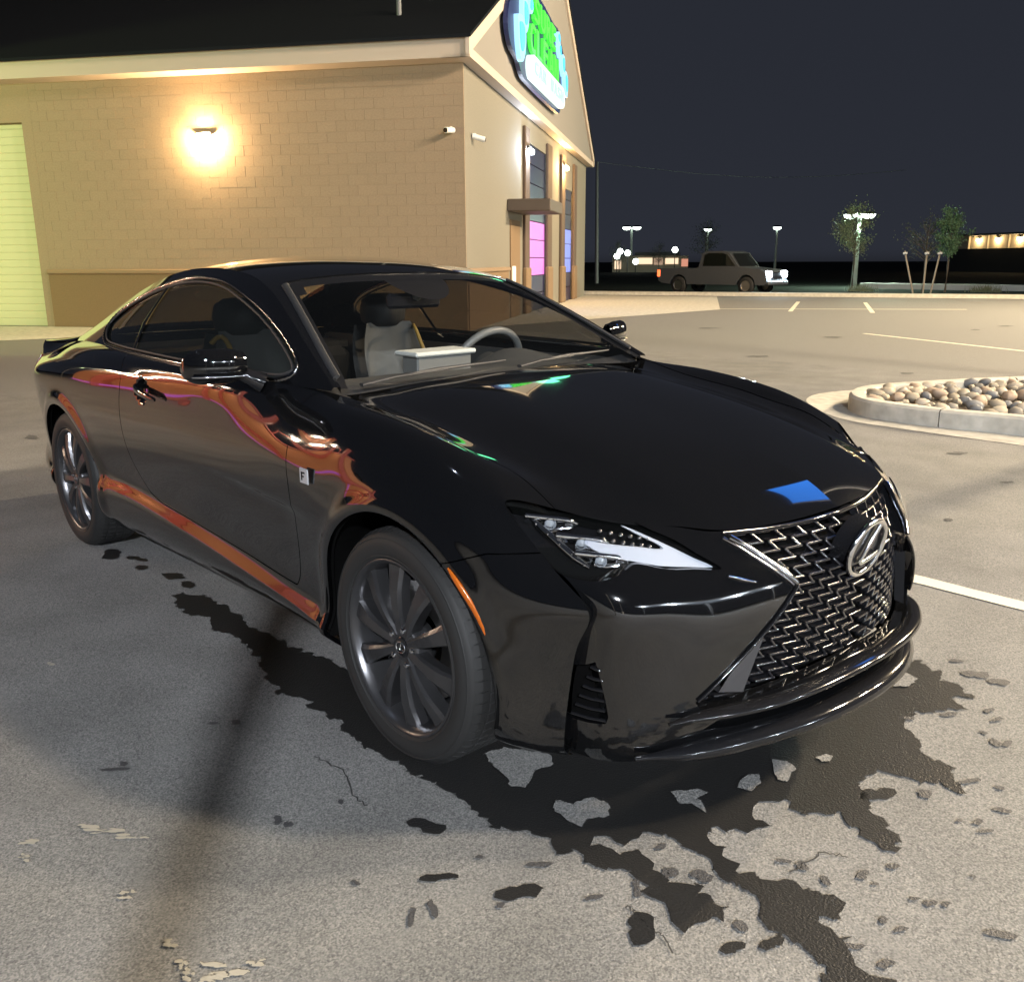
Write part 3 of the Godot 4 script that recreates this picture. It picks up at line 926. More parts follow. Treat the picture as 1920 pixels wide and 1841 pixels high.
func build_wash() -> void:
	var B := thing("car_wash_building", "tan block car wash building with dark gable roof and brown base", "building", Vector3(-12.34, 0, -9.56))
	B.basis = Basis(Vector3(-0.80489, 0, 0.59342), Vector3.UP, Vector3(-0.59342, 0, -0.80489))
	var H := 5.0
	# wall core
	put("side_wall_core", box(Vector3(0.03, 0, 0.004), Vector3(9.38, H, 0.3)).mesh(), M.mortar, B)
	put("wall_above_bay", box(Vector3(9.38, 4.25, 0.0), Vector3(16.0, H, 0.3)).mesh(), M.block, B)
	put("end_pier", box(Vector3(13.6, 0, 0.0), Vector3(16.0, 4.25, 0.3)).mesh(), M.block, B)
	# blocks of the long wall
	var blocks := []
	var ch := 0.2; var cw := 0.4
	var row := 0
	var y := 1.25
	while y < H - 0.02:
		var x := 0.0 if row % 2 == 0 else -0.2
		while x < 9.38:
			var x0 := maxf(x, 0.0); var x1 := minf(x + cw, 9.38)
			if x1 - x0 > 0.05: blocks.append([x0, x1, y, minf(y + ch, H)])
			x += cw
		y += ch; row += 1
	blocks.sort_custom(func(a, b): return Vector2((a[0] + a[1]) * 0.5 - 5.2, ((a[2] + a[3]) * 0.5 - 3.1) * 1.3).length() < Vector2((b[0] + b[1]) * 0.5 - 5.2, ((b[2] + b[3]) * 0.5 - 3.1) * 1.3).length())
	var rest := Soup.new()
	for i in blocks.size():
		var b: Array = blocks[i]
		var d := rng.randf_range(-0.0012, 0.0012)
		var s := box(Vector3(b[0] + 0.0012, b[2] + 0.0012, 0.0 + d), Vector3(b[1] - 0.0012, b[3] - 0.0012, 0.06), 0.0015)
		if i < 295: put("block", s.mesh(), M.blocks[rng.randi() % 3], B)
		else: rest.add(s)
	var ro := put("blocks", rest.mesh(), M.blocks[0], B)
	ro.set_meta("kind", "stuff")
	# brown base with its cap
	put("base_course", box(Vector3(-0.02, 0, -0.05), Vector3(9.40, 1.14, 0.03)).mesh(), M.base_brown, B)
	put("base_cap", box(Vector3(-0.06, 1.14, -0.10), Vector3(9.42, 1.235, 0.03), 0.02).mesh(), M.base_cap, B)
	# bay with a ribbed shutter
	put("bay_jamb", box(Vector3(9.38, 0, 0.0), Vector3(9.62, 4.25, 0.34)).mesh(), M.block, B)
	var sh := Node3D.new()
	sh.name = "roller_shutter"
	B.add_child(sh)
	var k := 0
	while k * 0.16 < 4.2:
		var yy := k * 0.16
		var s := Soup.new()
		for q in [[yy, 0.227, yy + 0.02, 0.22], [yy + 0.02, 0.22, yy + 0.14, 0.22], [yy + 0.14, 0.22, yy + 0.158, 0.228]]:
			s.quad_out(Vector3(9.62, q[0], q[1]), Vector3(13.6, q[0], q[1]), Vector3(13.6, q[2], q[3]), Vector3(9.62, q[2], q[3]), Vector3(11, q[0], 3))
		put("shutter_slat", s.mesh(), M.shutter, sh)
		k += 1
	# gable front, in pieces round the two bays
	for r in [[0.0, 6.55, 0.0, H], [6.55, 9.85, 4.4, H], [9.85, 13.25, 0.0, H], [13.25, 15.8, 3.75, H], [15.8, 19.7, 0.0, H]]:
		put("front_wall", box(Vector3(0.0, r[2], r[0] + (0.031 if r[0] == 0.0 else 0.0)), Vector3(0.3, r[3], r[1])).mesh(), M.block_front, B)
	put("front_base", box(Vector3(-0.05, 0, 0.031), Vector3(-0.001, 1.14, 4.0)).mesh(), M.base_brown, B)
	put("front_base_cap", box(Vector3(-0.10, 1.14, -0.04), Vector3(-0.001, 1.235, 4.0), 0.02).mesh(), M.base_cap, B)
	for r in [[6.05, 6.65], [9.75, 10.5], [12.6, 13.35], [15.7, 16.4]]:
		put("pilaster", box(Vector3(-0.09, 0, r[0]), Vector3(-0.001, 4.7, r[1]), 0.02).mesh(), M.pilaster, B)
		put("pilaster_base", box(Vector3(-0.13, 0, r[0] - 0.04), Vector3(-0.002, 1.2, r[1] + 0.04), 0.03).mesh(), M.base_brown, B)
	# personnel door beside the bays
	put("service_door", box(Vector3(-0.03, 0, 4.35), Vector3(-0.001, 2.35, 5.55)).mesh(), M.base_brown, B)
	put("door_light_panel", box(Vector3(-0.06, 0.55, 4.45), Vector3(-0.031, 1.25, 4.85), 0.02).mesh(), M.white_box, B)
	# tall bay doors: dark panels with tinted glowing panes
	for bay in [[6.65, 9.75, 4.4, M.pane_pink, 2.45], [13.35, 15.7, 3.75, M.pane_blue, 2.45]]:
		var dr := Node3D.new()
		dr.name = "bay_door"
		B.add_child(dr, true)
		var n := int(bay[2] / 0.49)
		for i in n + 1:
			var ya := i * 0.49; var yb := minf(ya + 0.47, bay[2])
			if yb - ya < 0.05: continue
			var lit: bool = i >= 2 and i <= 4
			put("door_pane" if lit else "door_panel", box(Vector3(0.03, ya, bay[0]), Vector3(0.07, yb, bay[1]), 0.006).mesh(), bay[3] if lit else M.door_navy, dr)
		put("door_jamb", box(Vector3(0.0, 0, bay[0] - 0.001), Vector3(0.03, bay[2], bay[0] + 0.06)).mesh(), M.pilaster, dr)
	# flat canopy over the doors
	put("door_canopy", box(Vector3(-1.05, 2.52, 4.05), Vector3(-0.002, 2.80, 6.0), 0.02).mesh(), M.canopy, B)
	# gable, rake boards, roof
	var ov := -0.20
	var gz := PackedVector2Array([Vector2(-0.45, 5.16), Vector2(20.15, 5.16), Vector2(9.85, 10.05)])
	var to_x := Transform3D(Basis(Vector3(0, 0, 1), Vector3(0, 1, 0), Vector3(-1, 0, 0)), Vector3(0, 0, 0))
	put("gable", slab(gz, -ov - 0.12, -ov).moved(to_x).mesh(), M.gable, B)
	put("gable_sill", box(Vector3(ov - 0.05, 5.0, -0.5), Vector3(ov + 0.02, 5.17, 20.2)).mesh(), M.fascia, B)
	put("gable_soffit", box(Vector3(ov + 0.021, 5.0, -0.5), Vector3(0.3, 5.05, 20.2)).mesh(), M.fascia, B)
	for sgn in [1.0, -1.0]:
		var z0 := -0.6 if sgn > 0 else 20.3
		var pl := PackedVector2Array([Vector2(z0, 5.02), Vector2(z0, 5.30), Vector2(9.85, 10.28), Vector2(9.85, 10.0)])
		put("rake_board", slab(pl, -ov, -ov + 0.07).moved(to_x).mesh(), M.fascia, B)
		var zr := -0.62 if sgn > 0 else 20.32
		var rp := PackedVector2Array([Vector2(zr, 5.30), Vector2(zr, 5.36), Vector2(9.85, 10.36), Vector2(9.85, 10.29)])
		put("roof_slope", slab(rp, -16.5, -ov + 0.10).moved(to_x).mesh(), M.roof, B)
	# eave along the long wall
	put("eave_fascia", box(Vector3(ov + 0.021, 5.0, -0.50), Vector3(16.5, 5.35, -0.45)).mesh(), M.fascia, B)
	put("eave_soffit", box(Vector3(0.301, 5.0, -0.449), Vector3(16.5, 5.04, 0.3)).mesh(), M.fascia, B)
	# vent pipe through the roof
	put("roof_vent", tube(PackedVector3Array([Vector3(1.55, 5.7, 1.0), Vector3(1.55, 6.55, 1.0)]), 0.05, 10).mesh(), M.vent_pipe, B)
	put("back_wall", box(Vector3(16.0, 0, 0.0), Vector3(16.3, H, 19.7)).mesh(), M.block, B)
	put("rear_side_wall", box(Vector3(0.301, 0, 19.4), Vector3(16.0, H, 19.7)).mesh(), M.block, B)
	# ---- fittings on the walls
	wall_lamp(B, Vector3(5.42, 3.85, -0.001), false, M.lamp_warm, Color(1.0, 0.83, 0.60), 13.0, "square wall lamp glowing on the long tan block wall")
	wall_lamp(B, Vector3(-0.092, 4.35, 12.95), true, M.lamp_warm, Color(1.0, 0.80, 0.52), 14.0, "bright wall lamp on the pilaster between the bay doors")
	wall_lamp(B, Vector3(-0.092, 4.15, 6.35), true, M.lamp_white, Color(0.85, 0.92, 1.0), 5.0, "small white flood lamp beside the pink-lit bay door")
	camera_box(B, Vector3(0.25, 3.85, 0.0), Vector3(0.35, -0.1, -0.9), "white bullet camera on the long wall near the corner")
	camera_box(B, Vector3(0.0, 3.80, 0.62), Vector3(-0.9, -0.25, 0.4), "white bullet camera on the gable front near the corner")
	build_sign(B)
	# pavements round the building
	var C := B.position
	var u := Vector2(-0.80489, 0.59342); var v := Vector2(-0.59342, -0.80489); var c2 := Vector2(C.x, C.z)
	var side_walk := PackedVector2Array([c2 + u * 0.2 - v * 0.06, c2 + u * 16.0 - v * 0.06, c2 + u * 16.0 - v * 4.6, c2 + u * 7.9 - v * 3.5, c2 + u * 5.6 - v * 1.5, c2 + u * 0.2 - v * 1.3])
	struct("side_walk", ground_sheet(side_walk, 0.006).mesh(), M.concrete)
	var apron := PackedVector2Array([c2 - u * 0.03 + v * 1.0, c2 + u * -5.2 + v * 8.95, c2 + u * -5.3 + v * 18.5, c2 - u * 0.03 + v * 19.7])
	struct("apron", ground_sheet(apron, 0.006).mesh(), M.concrete)

func wall_lamp(B: Node3D, at: Vector3, front: bool, glass: Material, c: Color, e: float, label: String) -> void:
	var t := thing("wall_lamp", label, "wall lamp", B.transform * at, 0.0)
	t.basis = B.basis * (Basis.IDENTITY if not front else Basis(Vector3(0, 0, 1), Vector3.UP, Vector3(-1, 0, 0)).inverse())
	# own axes: wall at z = 0, the lamp stands out towards -z
	put("housing", box(Vector3(-0.17, 0.02, -0.07), Vector3(0.17, 0.09, 0.0), 0.015).mesh(), M.lamp_body, t)
	var g := Soup.new()
	g.add(box(Vector3(-0.15, -0.12, -0.15), Vector3(0.15, 0.018, -0.02), 0.03))
	put("lamp_glass", g.mesh(), glass, t)
	lamp_light(t, Vector3(0, -0.05, -0.11), c, e, 0.06)

func camera_box(B: Node3D, at: Vector3, dir: Vector3, label: String) -> void:
	var t := thing("security_camera", label, "camera", B.transform * at)
	t.basis = B.basis
	var out := Vector3(0, 0, -0.10) if at.z == 0.0 else Vector3(-0.10, 0, 0)
	put("bracket", tube(PackedVector3Array([Vector3.ZERO, out * 0.6, out + Vector3(0, -0.03, 0)]), 0.03, 8).mesh(), M.white_box, t)
	var a := out + Vector3(0, -0.05, 0)
	put("camera_body", tube(PackedVector3Array([a - dir * 0.1, a + dir * 0.16]), 0.055, 12).mesh(), M.white_box, t)
	put("camera_eye", tube(PackedVector3Array([a + dir * 0.161, a + dir * 0.175]), 0.045, 12).mesh(), M.black_gloss, t)

func build_sign(B: Node3D) -> void:
	var S := thing("wash_sign", "lit gable sign with green letters, white pill and blue drops", "sign", B.transform * Vector3(-0.28, 0, 0))
	# own axes: x to the reader's right, y up, z towards the reader
	S.basis = B.basis * Basis(Vector3(0, 0, 1), Vector3.UP, Vector3(-1, 0, 0))
	# dark backing
	var back := smooth_poly(poly([2.75, 5.85, 2.38, 6.2, 2.55, 6.62, 3.0, 6.95, 3.5, 7.35, 4.3, 7.6, 5.2, 7.65, 7.0, 7.68, 8.7, 7.62, 9.5, 7.65, 10.2, 7.4, 10.9, 7.05, 11.35, 6.6, 11.3, 6.2, 10.8, 5.95, 10.0, 5.75, 9.7, 5.5, 7.0, 5.45, 4.7, 5.45, 4.0, 5.5, 3.5, 5.72]), 4)
	put("sign_backing", slab(back, 0.0, 0.10).mesh(), M.sign_navy, S)
	# letters, each a piece of its own
	var font := SystemFont.new()
	font.font_names = PackedStringArray(["Droid Sans"])
	font.font_weight = 700
	for w in [["SURE", 5.08, 8.62, 7.17, 0.56], ["CLEAN", 4.52, 9.18, 6.46, 0.64]]:
		var word: String = w[0]
		for k in word.length():
			var step: float = (w[2] - w[1]) / word.length()
			sign_letter(S, word[k], font, Vector3(w[1] + step * (k + 0.5), w[3], 0.15), Vector2(step * 0.84, w[4]), M.sign_green, 0.08)
	# white pill with its words
	var pill := PackedVector2Array()
	for i in 24:
		var a := PI / 2 + PI * i / 23.0
		pill.append(Vector2(4.75 + cos(a) * 0.34, 5.79 + sin(a) * 0.26))
	for i in 24:
		var a := -PI / 2 + PI * i / 23.0
		pill.append(Vector2(9.50 + cos(a) * 0.38, 5.87 + sin(a) * 0.27))
	put("sign_pill", slab(pill, 0.10, 0.26).mesh(), M.sign_white, S)
	var words := "CAR WASH"
	for k in words.length():
		if words[k] != " ": sign_letter(S, words[k], font, Vector3(4.98 + 0.605 * k, 5.795 + 0.010 * k, 0.272), Vector2(0.48, 0.29), M.sign_mint, 0.02)
	# water drops on both sides
	for d in [[3.45, 6.22, 1.05, 0.62, -0.95], [3.95, 6.78, 0.80, 0.50, -0.75], [4.65, 7.12, 0.42, 0.36, -0.3], [9.05, 7.36, 0.30, 0.34, 0.2], [9.30, 7.10, 0.34, 0.34, 0.4], [9.98, 6.86, 0.55, 0.42, 0.7], [10.60, 6.46, 0.62, 0.5, 0.9]]:
		for part in [[1.0, M.sign_blue, 0.10, 0.20], [0.62, M.sign_cyan, 0.201, 0.22]]:
			var pl := PackedVector2Array()
			for i in 28:
				var a := TAU * i / 28.0
				var q: Vector2 = Vector2(sin(a) * pow(maxf(sin(a * 0.5), 0.0), 0.9) * d[3], cos(a) * d[2] * 0.5) * part[0]
				pl.append(q.rotated(d[4] * -1.0) + Vector2(d[0], d[1]))
			put("sign_drop", slab(pl, part[2], part[3]).mesh(), part[1], S)
	lamp_light(S, Vector3(7.0, 6.5, 0.9), Color(0.4, 1.0, 0.7), 0.9, 0.5)

func sign_letter(S: Node3D, ch: String, font: Font, at: Vector3, size: Vector2, m: Material, depth: float) -> void:
	var tm := TextMesh.new()
	tm.text = ch; tm.font = font; tm.font_size = 100; tm.pixel_size = 0.01; tm.depth = depth
	var bb := tm.get_aabb()
	var sx := size.x / maxf(bb.size.x, 0.1); var sy := size.y / maxf(bb.size.y, 0.1)
	var o := put("letter", tm, m, S)
	o.scale = Vector3(sx, sy, 1.0)
	o.position = at - Vector3(bb.get_center().x * sx, bb.get_center().y * sy, 0)
# ---------------------------------------------------------------- things across the lot and the road
func tree(at: Vector3, h: float, w: float, leafy: float, leaf: Material, label: String, low := 0.35) -> Node3D:
	var t := thing("tree", label, "tree", at)
	var s := Soup.new()
	var br := Soup.new()
	s.add(tube(PackedVector3Array([Vector3.ZERO, Vector3(0.02, h * 0.3, 0.02), Vector3(-0.02, h * 0.62, 0.0), Vector3(0.0, h * 0.95, 0.0)]), [0.055, 0.045, 0.028, 0.008], 8))
	var tips := []
	for i in 34:
		var y := h * lerpf(low, 0.92, rng.randf())
		var a := rng.randf() * TAU
		var f := (y / h - low) / (1.0 - low)
		var reach := w * 0.5 * (sin(clampf(f * 0.85 + 0.18, 0, 1) * PI)) * rng.randf_range(0.65, 1.05)
		var p0 := Vector3(0, y * 0.86, 0)
		var p2 := Vector3(cos(a) * reach, y + h * 0.10, sin(a) * reach)
		s.add(tube(PackedVector3Array([p0, p0.lerp(p2, 0.5) + Vector3(0, 0.03, 0), p2]), [0.014, 0.009, 0.003], 5))
		for k in 5: tips.append(p0.lerp(p2, rng.randf_range(0.35, 1.05)))
	put("trunk", s.mesh(), M.bark, t)
	for i in int(2600 * leafy):
		var c: Vector3 = tips[rng.randi() % tips.size()] + Vector3(rng.randfn(), rng.randfn(), rng.randfn()) * w * 0.055
		var d := Vector3(rng.randfn(), rng.randfn() + 0.4, rng.randfn()).normalized()
		var e := d.cross(Vector3(rng.randfn(), rng.randfn(), rng.randfn())).normalized()
		var l := rng.randf_range(0.05, 0.10)
		br.flat(c - e * l * 0.4, c + d * l, c + e * l * 0.4)
	put("crown", br.mesh(), leaf, t)
	return t

func lamp_post(at: Vector3, h: float, heads: int, label: String) -> void:
	var t := thing("lot_lamp", label, "lamp post", at, 0.0, "lamp posts across the road")
	put("pole", tube(PackedVector3Array([Vector3.ZERO, Vector3(0, h, 0)]), [0.16, 0.10], 8).mesh(), M.pole_pale, t)
	var face := Vector3(eye.x - at.x, 0, eye.z - at.z).normalized()
	var rt := Vector3(face.z, 0, -face.x)
	for k in heads:
		var sc := h / 6.5
		var o := rt * (0.0 if heads == 1 else (k - 0.5) * 1.5 * sc)
		put("lamp_head", lathe([[0.0, 0.22 * sc], [0.45 * sc, 0.16 * sc], [0.62 * sc, 0.0], [0.60 * sc, -0.06 * sc]], 16, Vector3.UP, Vector3(0, h, 0) + o).mesh(), M.lamp_body, t)
		if h < 4.6 and k == 0: lamp_light(t, Vector3(0, h - 0.35, 0), Color(0.86, 1.0, 0.88), 220.0, 0.2)
		put("lamp_globe", lathe([[0.60 * sc, -0.06 * sc], [0.55 * sc, -0.26 * sc], [0.3 * sc, -0.42 * sc], [0.0, -0.46 * sc]], 16, Vector3.UP, Vector3(0, h, 0) + o).mesh(), M.far_glow, t)

func build_far() -> void:
	# street trees with stakes
	var t1 := px_far(1597, 545, 47.0); t1.y = 0
	tree(t1, 3.9, 2.3, 1.0, M.leaf_dry, "young tree with thin pale branches beside the bright double lamp", 0.42)
	var t2 := px_far(1735, 548, 43.0); t2.y = 0
	var t2b := px_far(1772, 548, 43.5); t2b.y = 0
	tree(t2b, 3.35, 1.45, 1.5, M.leaf_green, "small dense green tree behind three wooden stakes", 0.46)
	tree(t2 + Vector3(-0.3, 0, -0.4), 3.2, 2.2, 0.25, M.leaf_dark, "bare dark sapling tied between three wooden stakes", 0.4)
	var t3 := px_far(1320, 540, 72.0); t3.y = 0
	tree(t3, 4.2, 2.8, 0.5, M.leaf_dark, "dim leafy tree beside the road behind the passing pickup", 0.35)
	var n := 0
	for st in [[1712, 1697], [1731, 1739], [1745, 1764]]:
		var a := px_far(st[0], 550, 42.0); a.y = 0
		var b := px_far(st[1], 470, 42.0)
		var t := thing("tree_stake", ["leaning wooden tree stake farthest from the green tree", "upright middle wooden stake of the bare sapling", "leaning wooden tree stake in front of the green tree"][n], "stake", a)
		put("post", tube(PackedVector3Array([Vector3.ZERO, b - a]), 0.035, 8).mesh(), M.stake, t)
		put("tie", tube(PackedVector3Array([(b - a) * 0.94 + Vector3(-0.05, 0, 0.05), (b - a) * 0.95 + Vector3(0.10, 0.0, 0.05)]), 0.05, 6).mesh(), M.white_box, t)
		n += 1
	# small shrubs at the kerb
	for sb in [[1614, 550, 44.0, "dry tuft of grass at the end of the white barrier"], [1848, 548, 44.0, "low dark shrub along the far kerb under the long building"]]:
		var p := px_far(sb[0], sb[1], sb[2]); p.y = 0
		var s := Soup.new()
		for i in 260:
			var c := Vector3(rng.randfn() * 0.28, 0, rng.randfn() * 0.2)
			var d := Vector3(rng.randfn() * 0.35, 1.0, rng.randfn() * 0.35).normalized() * rng.randf_range(0.15, 0.42)
			s.flat(c - Vector3(0.012, 0, 0), c + d, c + Vector3(0.012, 0, 0.006))
		var o := put("shrub", s.mesh(), M.leaf_dry)
		o.position = p
		tag(o, sb[3], "shrub")
	# lamp posts
	for l in [[1185, 424, 120.0, 2, "far double-headed lamp post above the lit shops"], [1328, 427, 120.0, 1, "far lamp post rising behind the dim leafy tree"], [1458, 424, 120.0, 1, "far single lamp post standing alone in the dark"], [1613, 398, 51.0, 2, "bright double-headed lamp post behind the pale young tree"]]:
		var p := px_far(l[0], l[1], l[2])
		lamp_post(Vector3(p.x, -0.05, p.z), p.y, l[3], l[4])
	# far shops with lit fronts
	var sa := px_far(1148, 500, 118.0); var sb2 := px_far(1290, 500, 118.0)
	sa.y = -0.05; sb2.y = -0.05
	var sd2 := (sb2 - sa); var sl := sd2.length(); sd2 = sd2.normalized()
	var sh := thing("shop_row", "far row of small lit shops beyond the road", "building", sa)
	sh.basis = Basis(sd2, Vector3.UP, sd2.cross(Vector3.UP))
	# own axes: x along the front, front faces +z
	put("shop_wall", box(Vector3(0, 0, -6), Vector3(sl, 2.0, 0)).mesh(), M.shop_wall, sh)
	put("shop_roof", box(Vector3(2.8, 2.0, -6), Vector3(sl - 1.0, 2.45, 0.3), 0.1).mesh(), M.shop_roof, sh)
	for w in [[0.3, 1.1, 0.4, 1.4, M.win_warm], [3.2, 5.0, 1.0, 1.75, M.win_warm], [5.2, 6.3, 0.9, 1.75, M.win_dim], [6.6, 8.2, 1.0, 1.7, M.win_warm], [8.6, 9.4, 0.7, 1.6, M.win_red]]:
		put("shop_window", box(Vector3(w[0], w[2], 0.01), Vector3(w[1], w[3], 0.06)).mesh(), w[4], sh)
	for q in [[1163, 470], [1177, 473], [1157, 479], [1266, 467], [1192, 489]]:
		var p := px_far(q[0], q[1], 112.0)
		var t := thing("globe_lamp", "small round white lamp in front of the far lit shops", "lamp", Vector3(p.x, -0.05, p.z), 0.0, "globe lamps by the shops")
		put("post", tube(PackedVector3Array([Vector3.ZERO, Vector3(0, p.y - 0.25, 0)]), 0.05, 6).mesh(), M.lamp_body, t)
		put("globe", lathe([[0.0, -0.36], [0.25, -0.27], [0.38, 0.0], [0.25, 0.27], [0.0, 0.36]], 12, Vector3.UP, Vector3(0, p.y, 0)).mesh(), M.far_glow, t)
	# far shrubs near the shops
	for q in [[1160, 485, 0.9], [1235, 468, 1.2]]:
		var p := px_far(q[0], 500, 114.0); p.y = -0.05
		tree(p, 3.6, 2.6, 0.5, M.leaf_dark, ["round dark street tree before the end of the lit shops", "round dark street tree above the middle of the lit shops"][0 if q[0] == 1160 else 1], 0.3)
	# long lit building on the right
	var la := px_far(1782, 480, 120.0); var lb := px_far(2060, 480, 104.0)
	la.y = -0.05; lb.y = -0.05
	var ld := (lb - la); var ll := ld.length(); ld = ld.normalized()
	var lo := thing("long_building", "long low dark building with a lit band under its eave", "building", la)
	lo.basis = Basis(ld, Vector3.UP, ld.cross(Vector3.UP))
	put("long_wall", box(Vector3(0, 0, -8), Vector3(ll, 2.55, 0)).mesh(), M.dark_wall, lo)
	put("upper_wall", box(Vector3(0, 2.55, -8), Vector3(ll, 3.95, -0.3)).mesh(), M.shop_wall, lo)
	put("eave", box(Vector3(-0.3, 3.95, -8), Vector3(ll, 4.15, 0.5)).mesh(), M.shop_roof, lo)
	var k := 0
	for x in [4.2, 7.2, 10.4, 13.6, 16.8]:
		put("pier", box(Vector3(x - 1.55, 2.55, -0.3), Vector3(x - 1.40, 3.95, -0.1)).mesh(), M.shop_wall, lo)
		var t := thing("wall_pack_lamp", "glowing wall lamp under the eave of the long low building", "wall lamp", lo.transform * Vector3(x, 3.55, -0.15), 0.0, "wall lamps of the long building")
		t.basis = lo.basis
		put("housing", box(Vector3(-0.22, 0.08, -0.14), Vector3(0.22, 0.2, 0.12), 0.03).mesh(), M.lamp_body, t)
		put("lamp_glass", box(Vector3(-0.2, -0.2, -0.10), Vector3(0.2, 0.079, 0.10), 0.03).mesh(), M.far_glow, t)
		lamp_light(t, Vector3(0, -0.08, 0.16), Color(1, 0.86, 0.62), 3.5, 0.1)
		k += 1
	# utility pole with its wire
	var pb := px_far(1120, 470, 60.0); pb.y = -0.05
	var pt := px_far(1120, 303, 60.0)
	var up := thing("utility_pole", "thin grey utility pole rising beyond the gable front", "pole", pb)
	put("pole_shaft", tube(PackedVector3Array([Vector3.ZERO, pt - pb]), [0.13, 0.09], 8).mesh(), M.pole_grey, up)
	var we := px_far(1700, 318, 75.0)
	var ws := PackedVector3Array()
	for i in 25:
		var f := i / 24.0
		ws.append((pt - pb).lerp(we - pb, f) - Vector3(0, 1.0, 0) * sin(f * PI) * 0.7)
	var wire := put("overhead_wire", tube(ws, 0.016, 5).mesh(), M.pole_grey)
	wire.position = pb
	tag(wire, "thin overhead wire running from the grey utility pole", "wire")
	build_pickup()

func build_pickup() -> void:
	# a pale pickup on the road, its lamps lit
	var a := px_far(1246, 549, 42.5); var b := px_far(1462, 549, 41.0)
	a.y = -0.05; b.y = -0.05
	var d := (b - a).normalized()
	var mid := (a + b) * 0.5
	var P := thing("pickup_truck", "silver pickup with lit headlamps passing on the road", "truck", mid)
	# turned a little towards the camera: own axes x forward, z towards the lot
	var tw := d.rotated(Vector3.UP, deg_to_rad(-14.0))
	P.basis = Basis(tw, Vector3.UP, tw.cross(Vector3.UP))
	if P.basis.z.dot(eye - mid) < 0.0: P.basis = Basis(tw, Vector3.UP, tw.cross(Vector3.UP))
	var prof := poly([-2.7, 0.55, -2.72, 1.02, -2.6, 1.08, -0.75, 1.08, -0.62, 1.12, -0.45, 1.70, -0.2, 1.80, 0.55, 1.80, 0.85, 1.72, 1.35, 1.14, 2.35, 1.04, 2.62, 0.92, 2.68, 0.52, 2.55, 0.40, 2.2, 0.40])
	for arch in [[1.72, 0.36], [-1.62, 0.36]]:
		for i in 9:
			var t := PI * i / 8.0
			prof.append(Vector2(arch[0] + cos(t) * 0.43, 0.40 + sin(t) * 0.43))
	prof.append(Vector2(-2.5, 0.45))
	put("body", slab(prof, -0.88, 0.88).mesh(), M.silver, P)
	put("side_glass", slab(poly([-0.40, 1.18, -0.32, 1.66, -0.12, 1.72, 0.52, 1.72, 0.78, 1.66, 1.20, 1.18]), 0.881, 0.89).mesh(), M.tint, P)
	var ws := Soup.new()
	ws.quad_out(Vector3(1.34, 1.16, -0.78), Vector3(1.34, 1.16, 0.78), Vector3(0.90, 1.70, 0.68), Vector3(0.90, 1.70, -0.68), Vector3(0, 1, 0))
	put("windscreen", ws.offset(0.02).mesh(), M.tint, P)
	for x in [1.72, -1.62]:
		for z in [0.80, -0.80]:
			var w := Node3D.new()
			w.name = "wheel"
			P.add_child(w, true)
			w.position = Vector3(x, 0.37, z)
			put("tyre", lathe([[0.22, -0.11], [0.35, -0.10], [0.37, -0.05], [0.37, 0.05], [0.35, 0.10], [0.22, 0.11]], 24, Vector3(0, 0, 1)).mesh(), M.tyre, w)
			put("rim", lathe([[0.0, 0.09], [0.08, 0.10], [0.2, 0.08], [0.23, 0.11]], 20, Vector3(0, 0, 1 if z > 0 else -1)).mesh(), M.disc, w)
	for z in [0.66, -0.66]:
		put("headlamp", box(Vector3(2.54, 0.70, z - 0.19), Vector3(2.72, 0.98, z + 0.19), 0.05).mesh(), M.head_glow, P)
		put("tail_lamp", box(Vector3(-2.76, 0.72, z + (0.10 if z > 0 else -0.24)), Vector3(-2.60, 1.02, z + (0.24 if z > 0 else -0.10)), 0.02).mesh(), M.tail_glow, P)
	put("grille", box(Vector3(2.60, 0.62, -0.45), Vector3(2.69, 0.92, 0.45), 0.02).mesh(), M.black_gloss, P)
	put("bumper", box(Vector3(2.50, 0.40, -0.86), Vector3(2.78, 0.58, 0.86), 0.04).mesh(), M.silver, P)
	for z in [0.66, -0.66]:
		lamp_light(P, Vector3(2.78, 0.85, z), Color(0.85, 0.95, 1.0), 3.0, 0.08)

# ---------------------------------------------------------------- lamps and buildings outside the frame that light the lot and show in the paint
func pole_lamp(at: Vector3, h: float, aim: Vector3, c: Color, e: float, size: Vector2, glow_m: Material, label: String, far_pole := Vector3.ZERO) -> void:
	var t := thing("pole_lamp", label, "lamp post", Vector3(at.x, 0, at.z))
	var back := far_pole
	put("base", lathe([[0.3, 0.0], [0.3, 0.7], [0.27, 0.75], [0.0, 0.75]], 20, Vector3.UP, back).mesh(), M.kerb, t)
	put("pole", tube(PackedVector3Array([back, back + Vector3(0, h + 0.15, 0)]), [0.09, 0.07], 10).mesh(), M.pole_grey, t)
	put("arm", tube(PackedVector3Array([back + Vector3(0, h + 0.1, 0), Vector3(0, h + 0.12, 0)]), 0.04, 8).mesh(), M.pole_grey, t)
	put("lamp_head", box(Vector3(-size.x * 0.6, h + 0.012, -size.y * 0.6), Vector3(size.x * 0.6, h + 0.16, size.y * 0.6), 0.03).mesh(), M.lamp_body, t)
	put("lamp_panel", box(Vector3(-size.x * 0.5, h - 0.012, -size.y * 0.5), Vector3(size.x * 0.5, h + 0.011, size.y * 0.5), 0.004).mesh(), glow_m, t)
	var l := SpotLight3D.new()
	l.light_color = c; l.light_energy = e; l.light_size = size.x * 0.3
	l.spot_angle = 78.0; l.spot_range = 90.0; l.spot_attenuation = 2.0; l.spot_angle_attenuation = 0.6
	l.shadow_enabled = true
	t.add_child(l)
	l.position = Vector3(0, h - 0.05, 0)
	l.look_at_from_position(t.position + l.position, aim, Vector3(1, 0, 0))

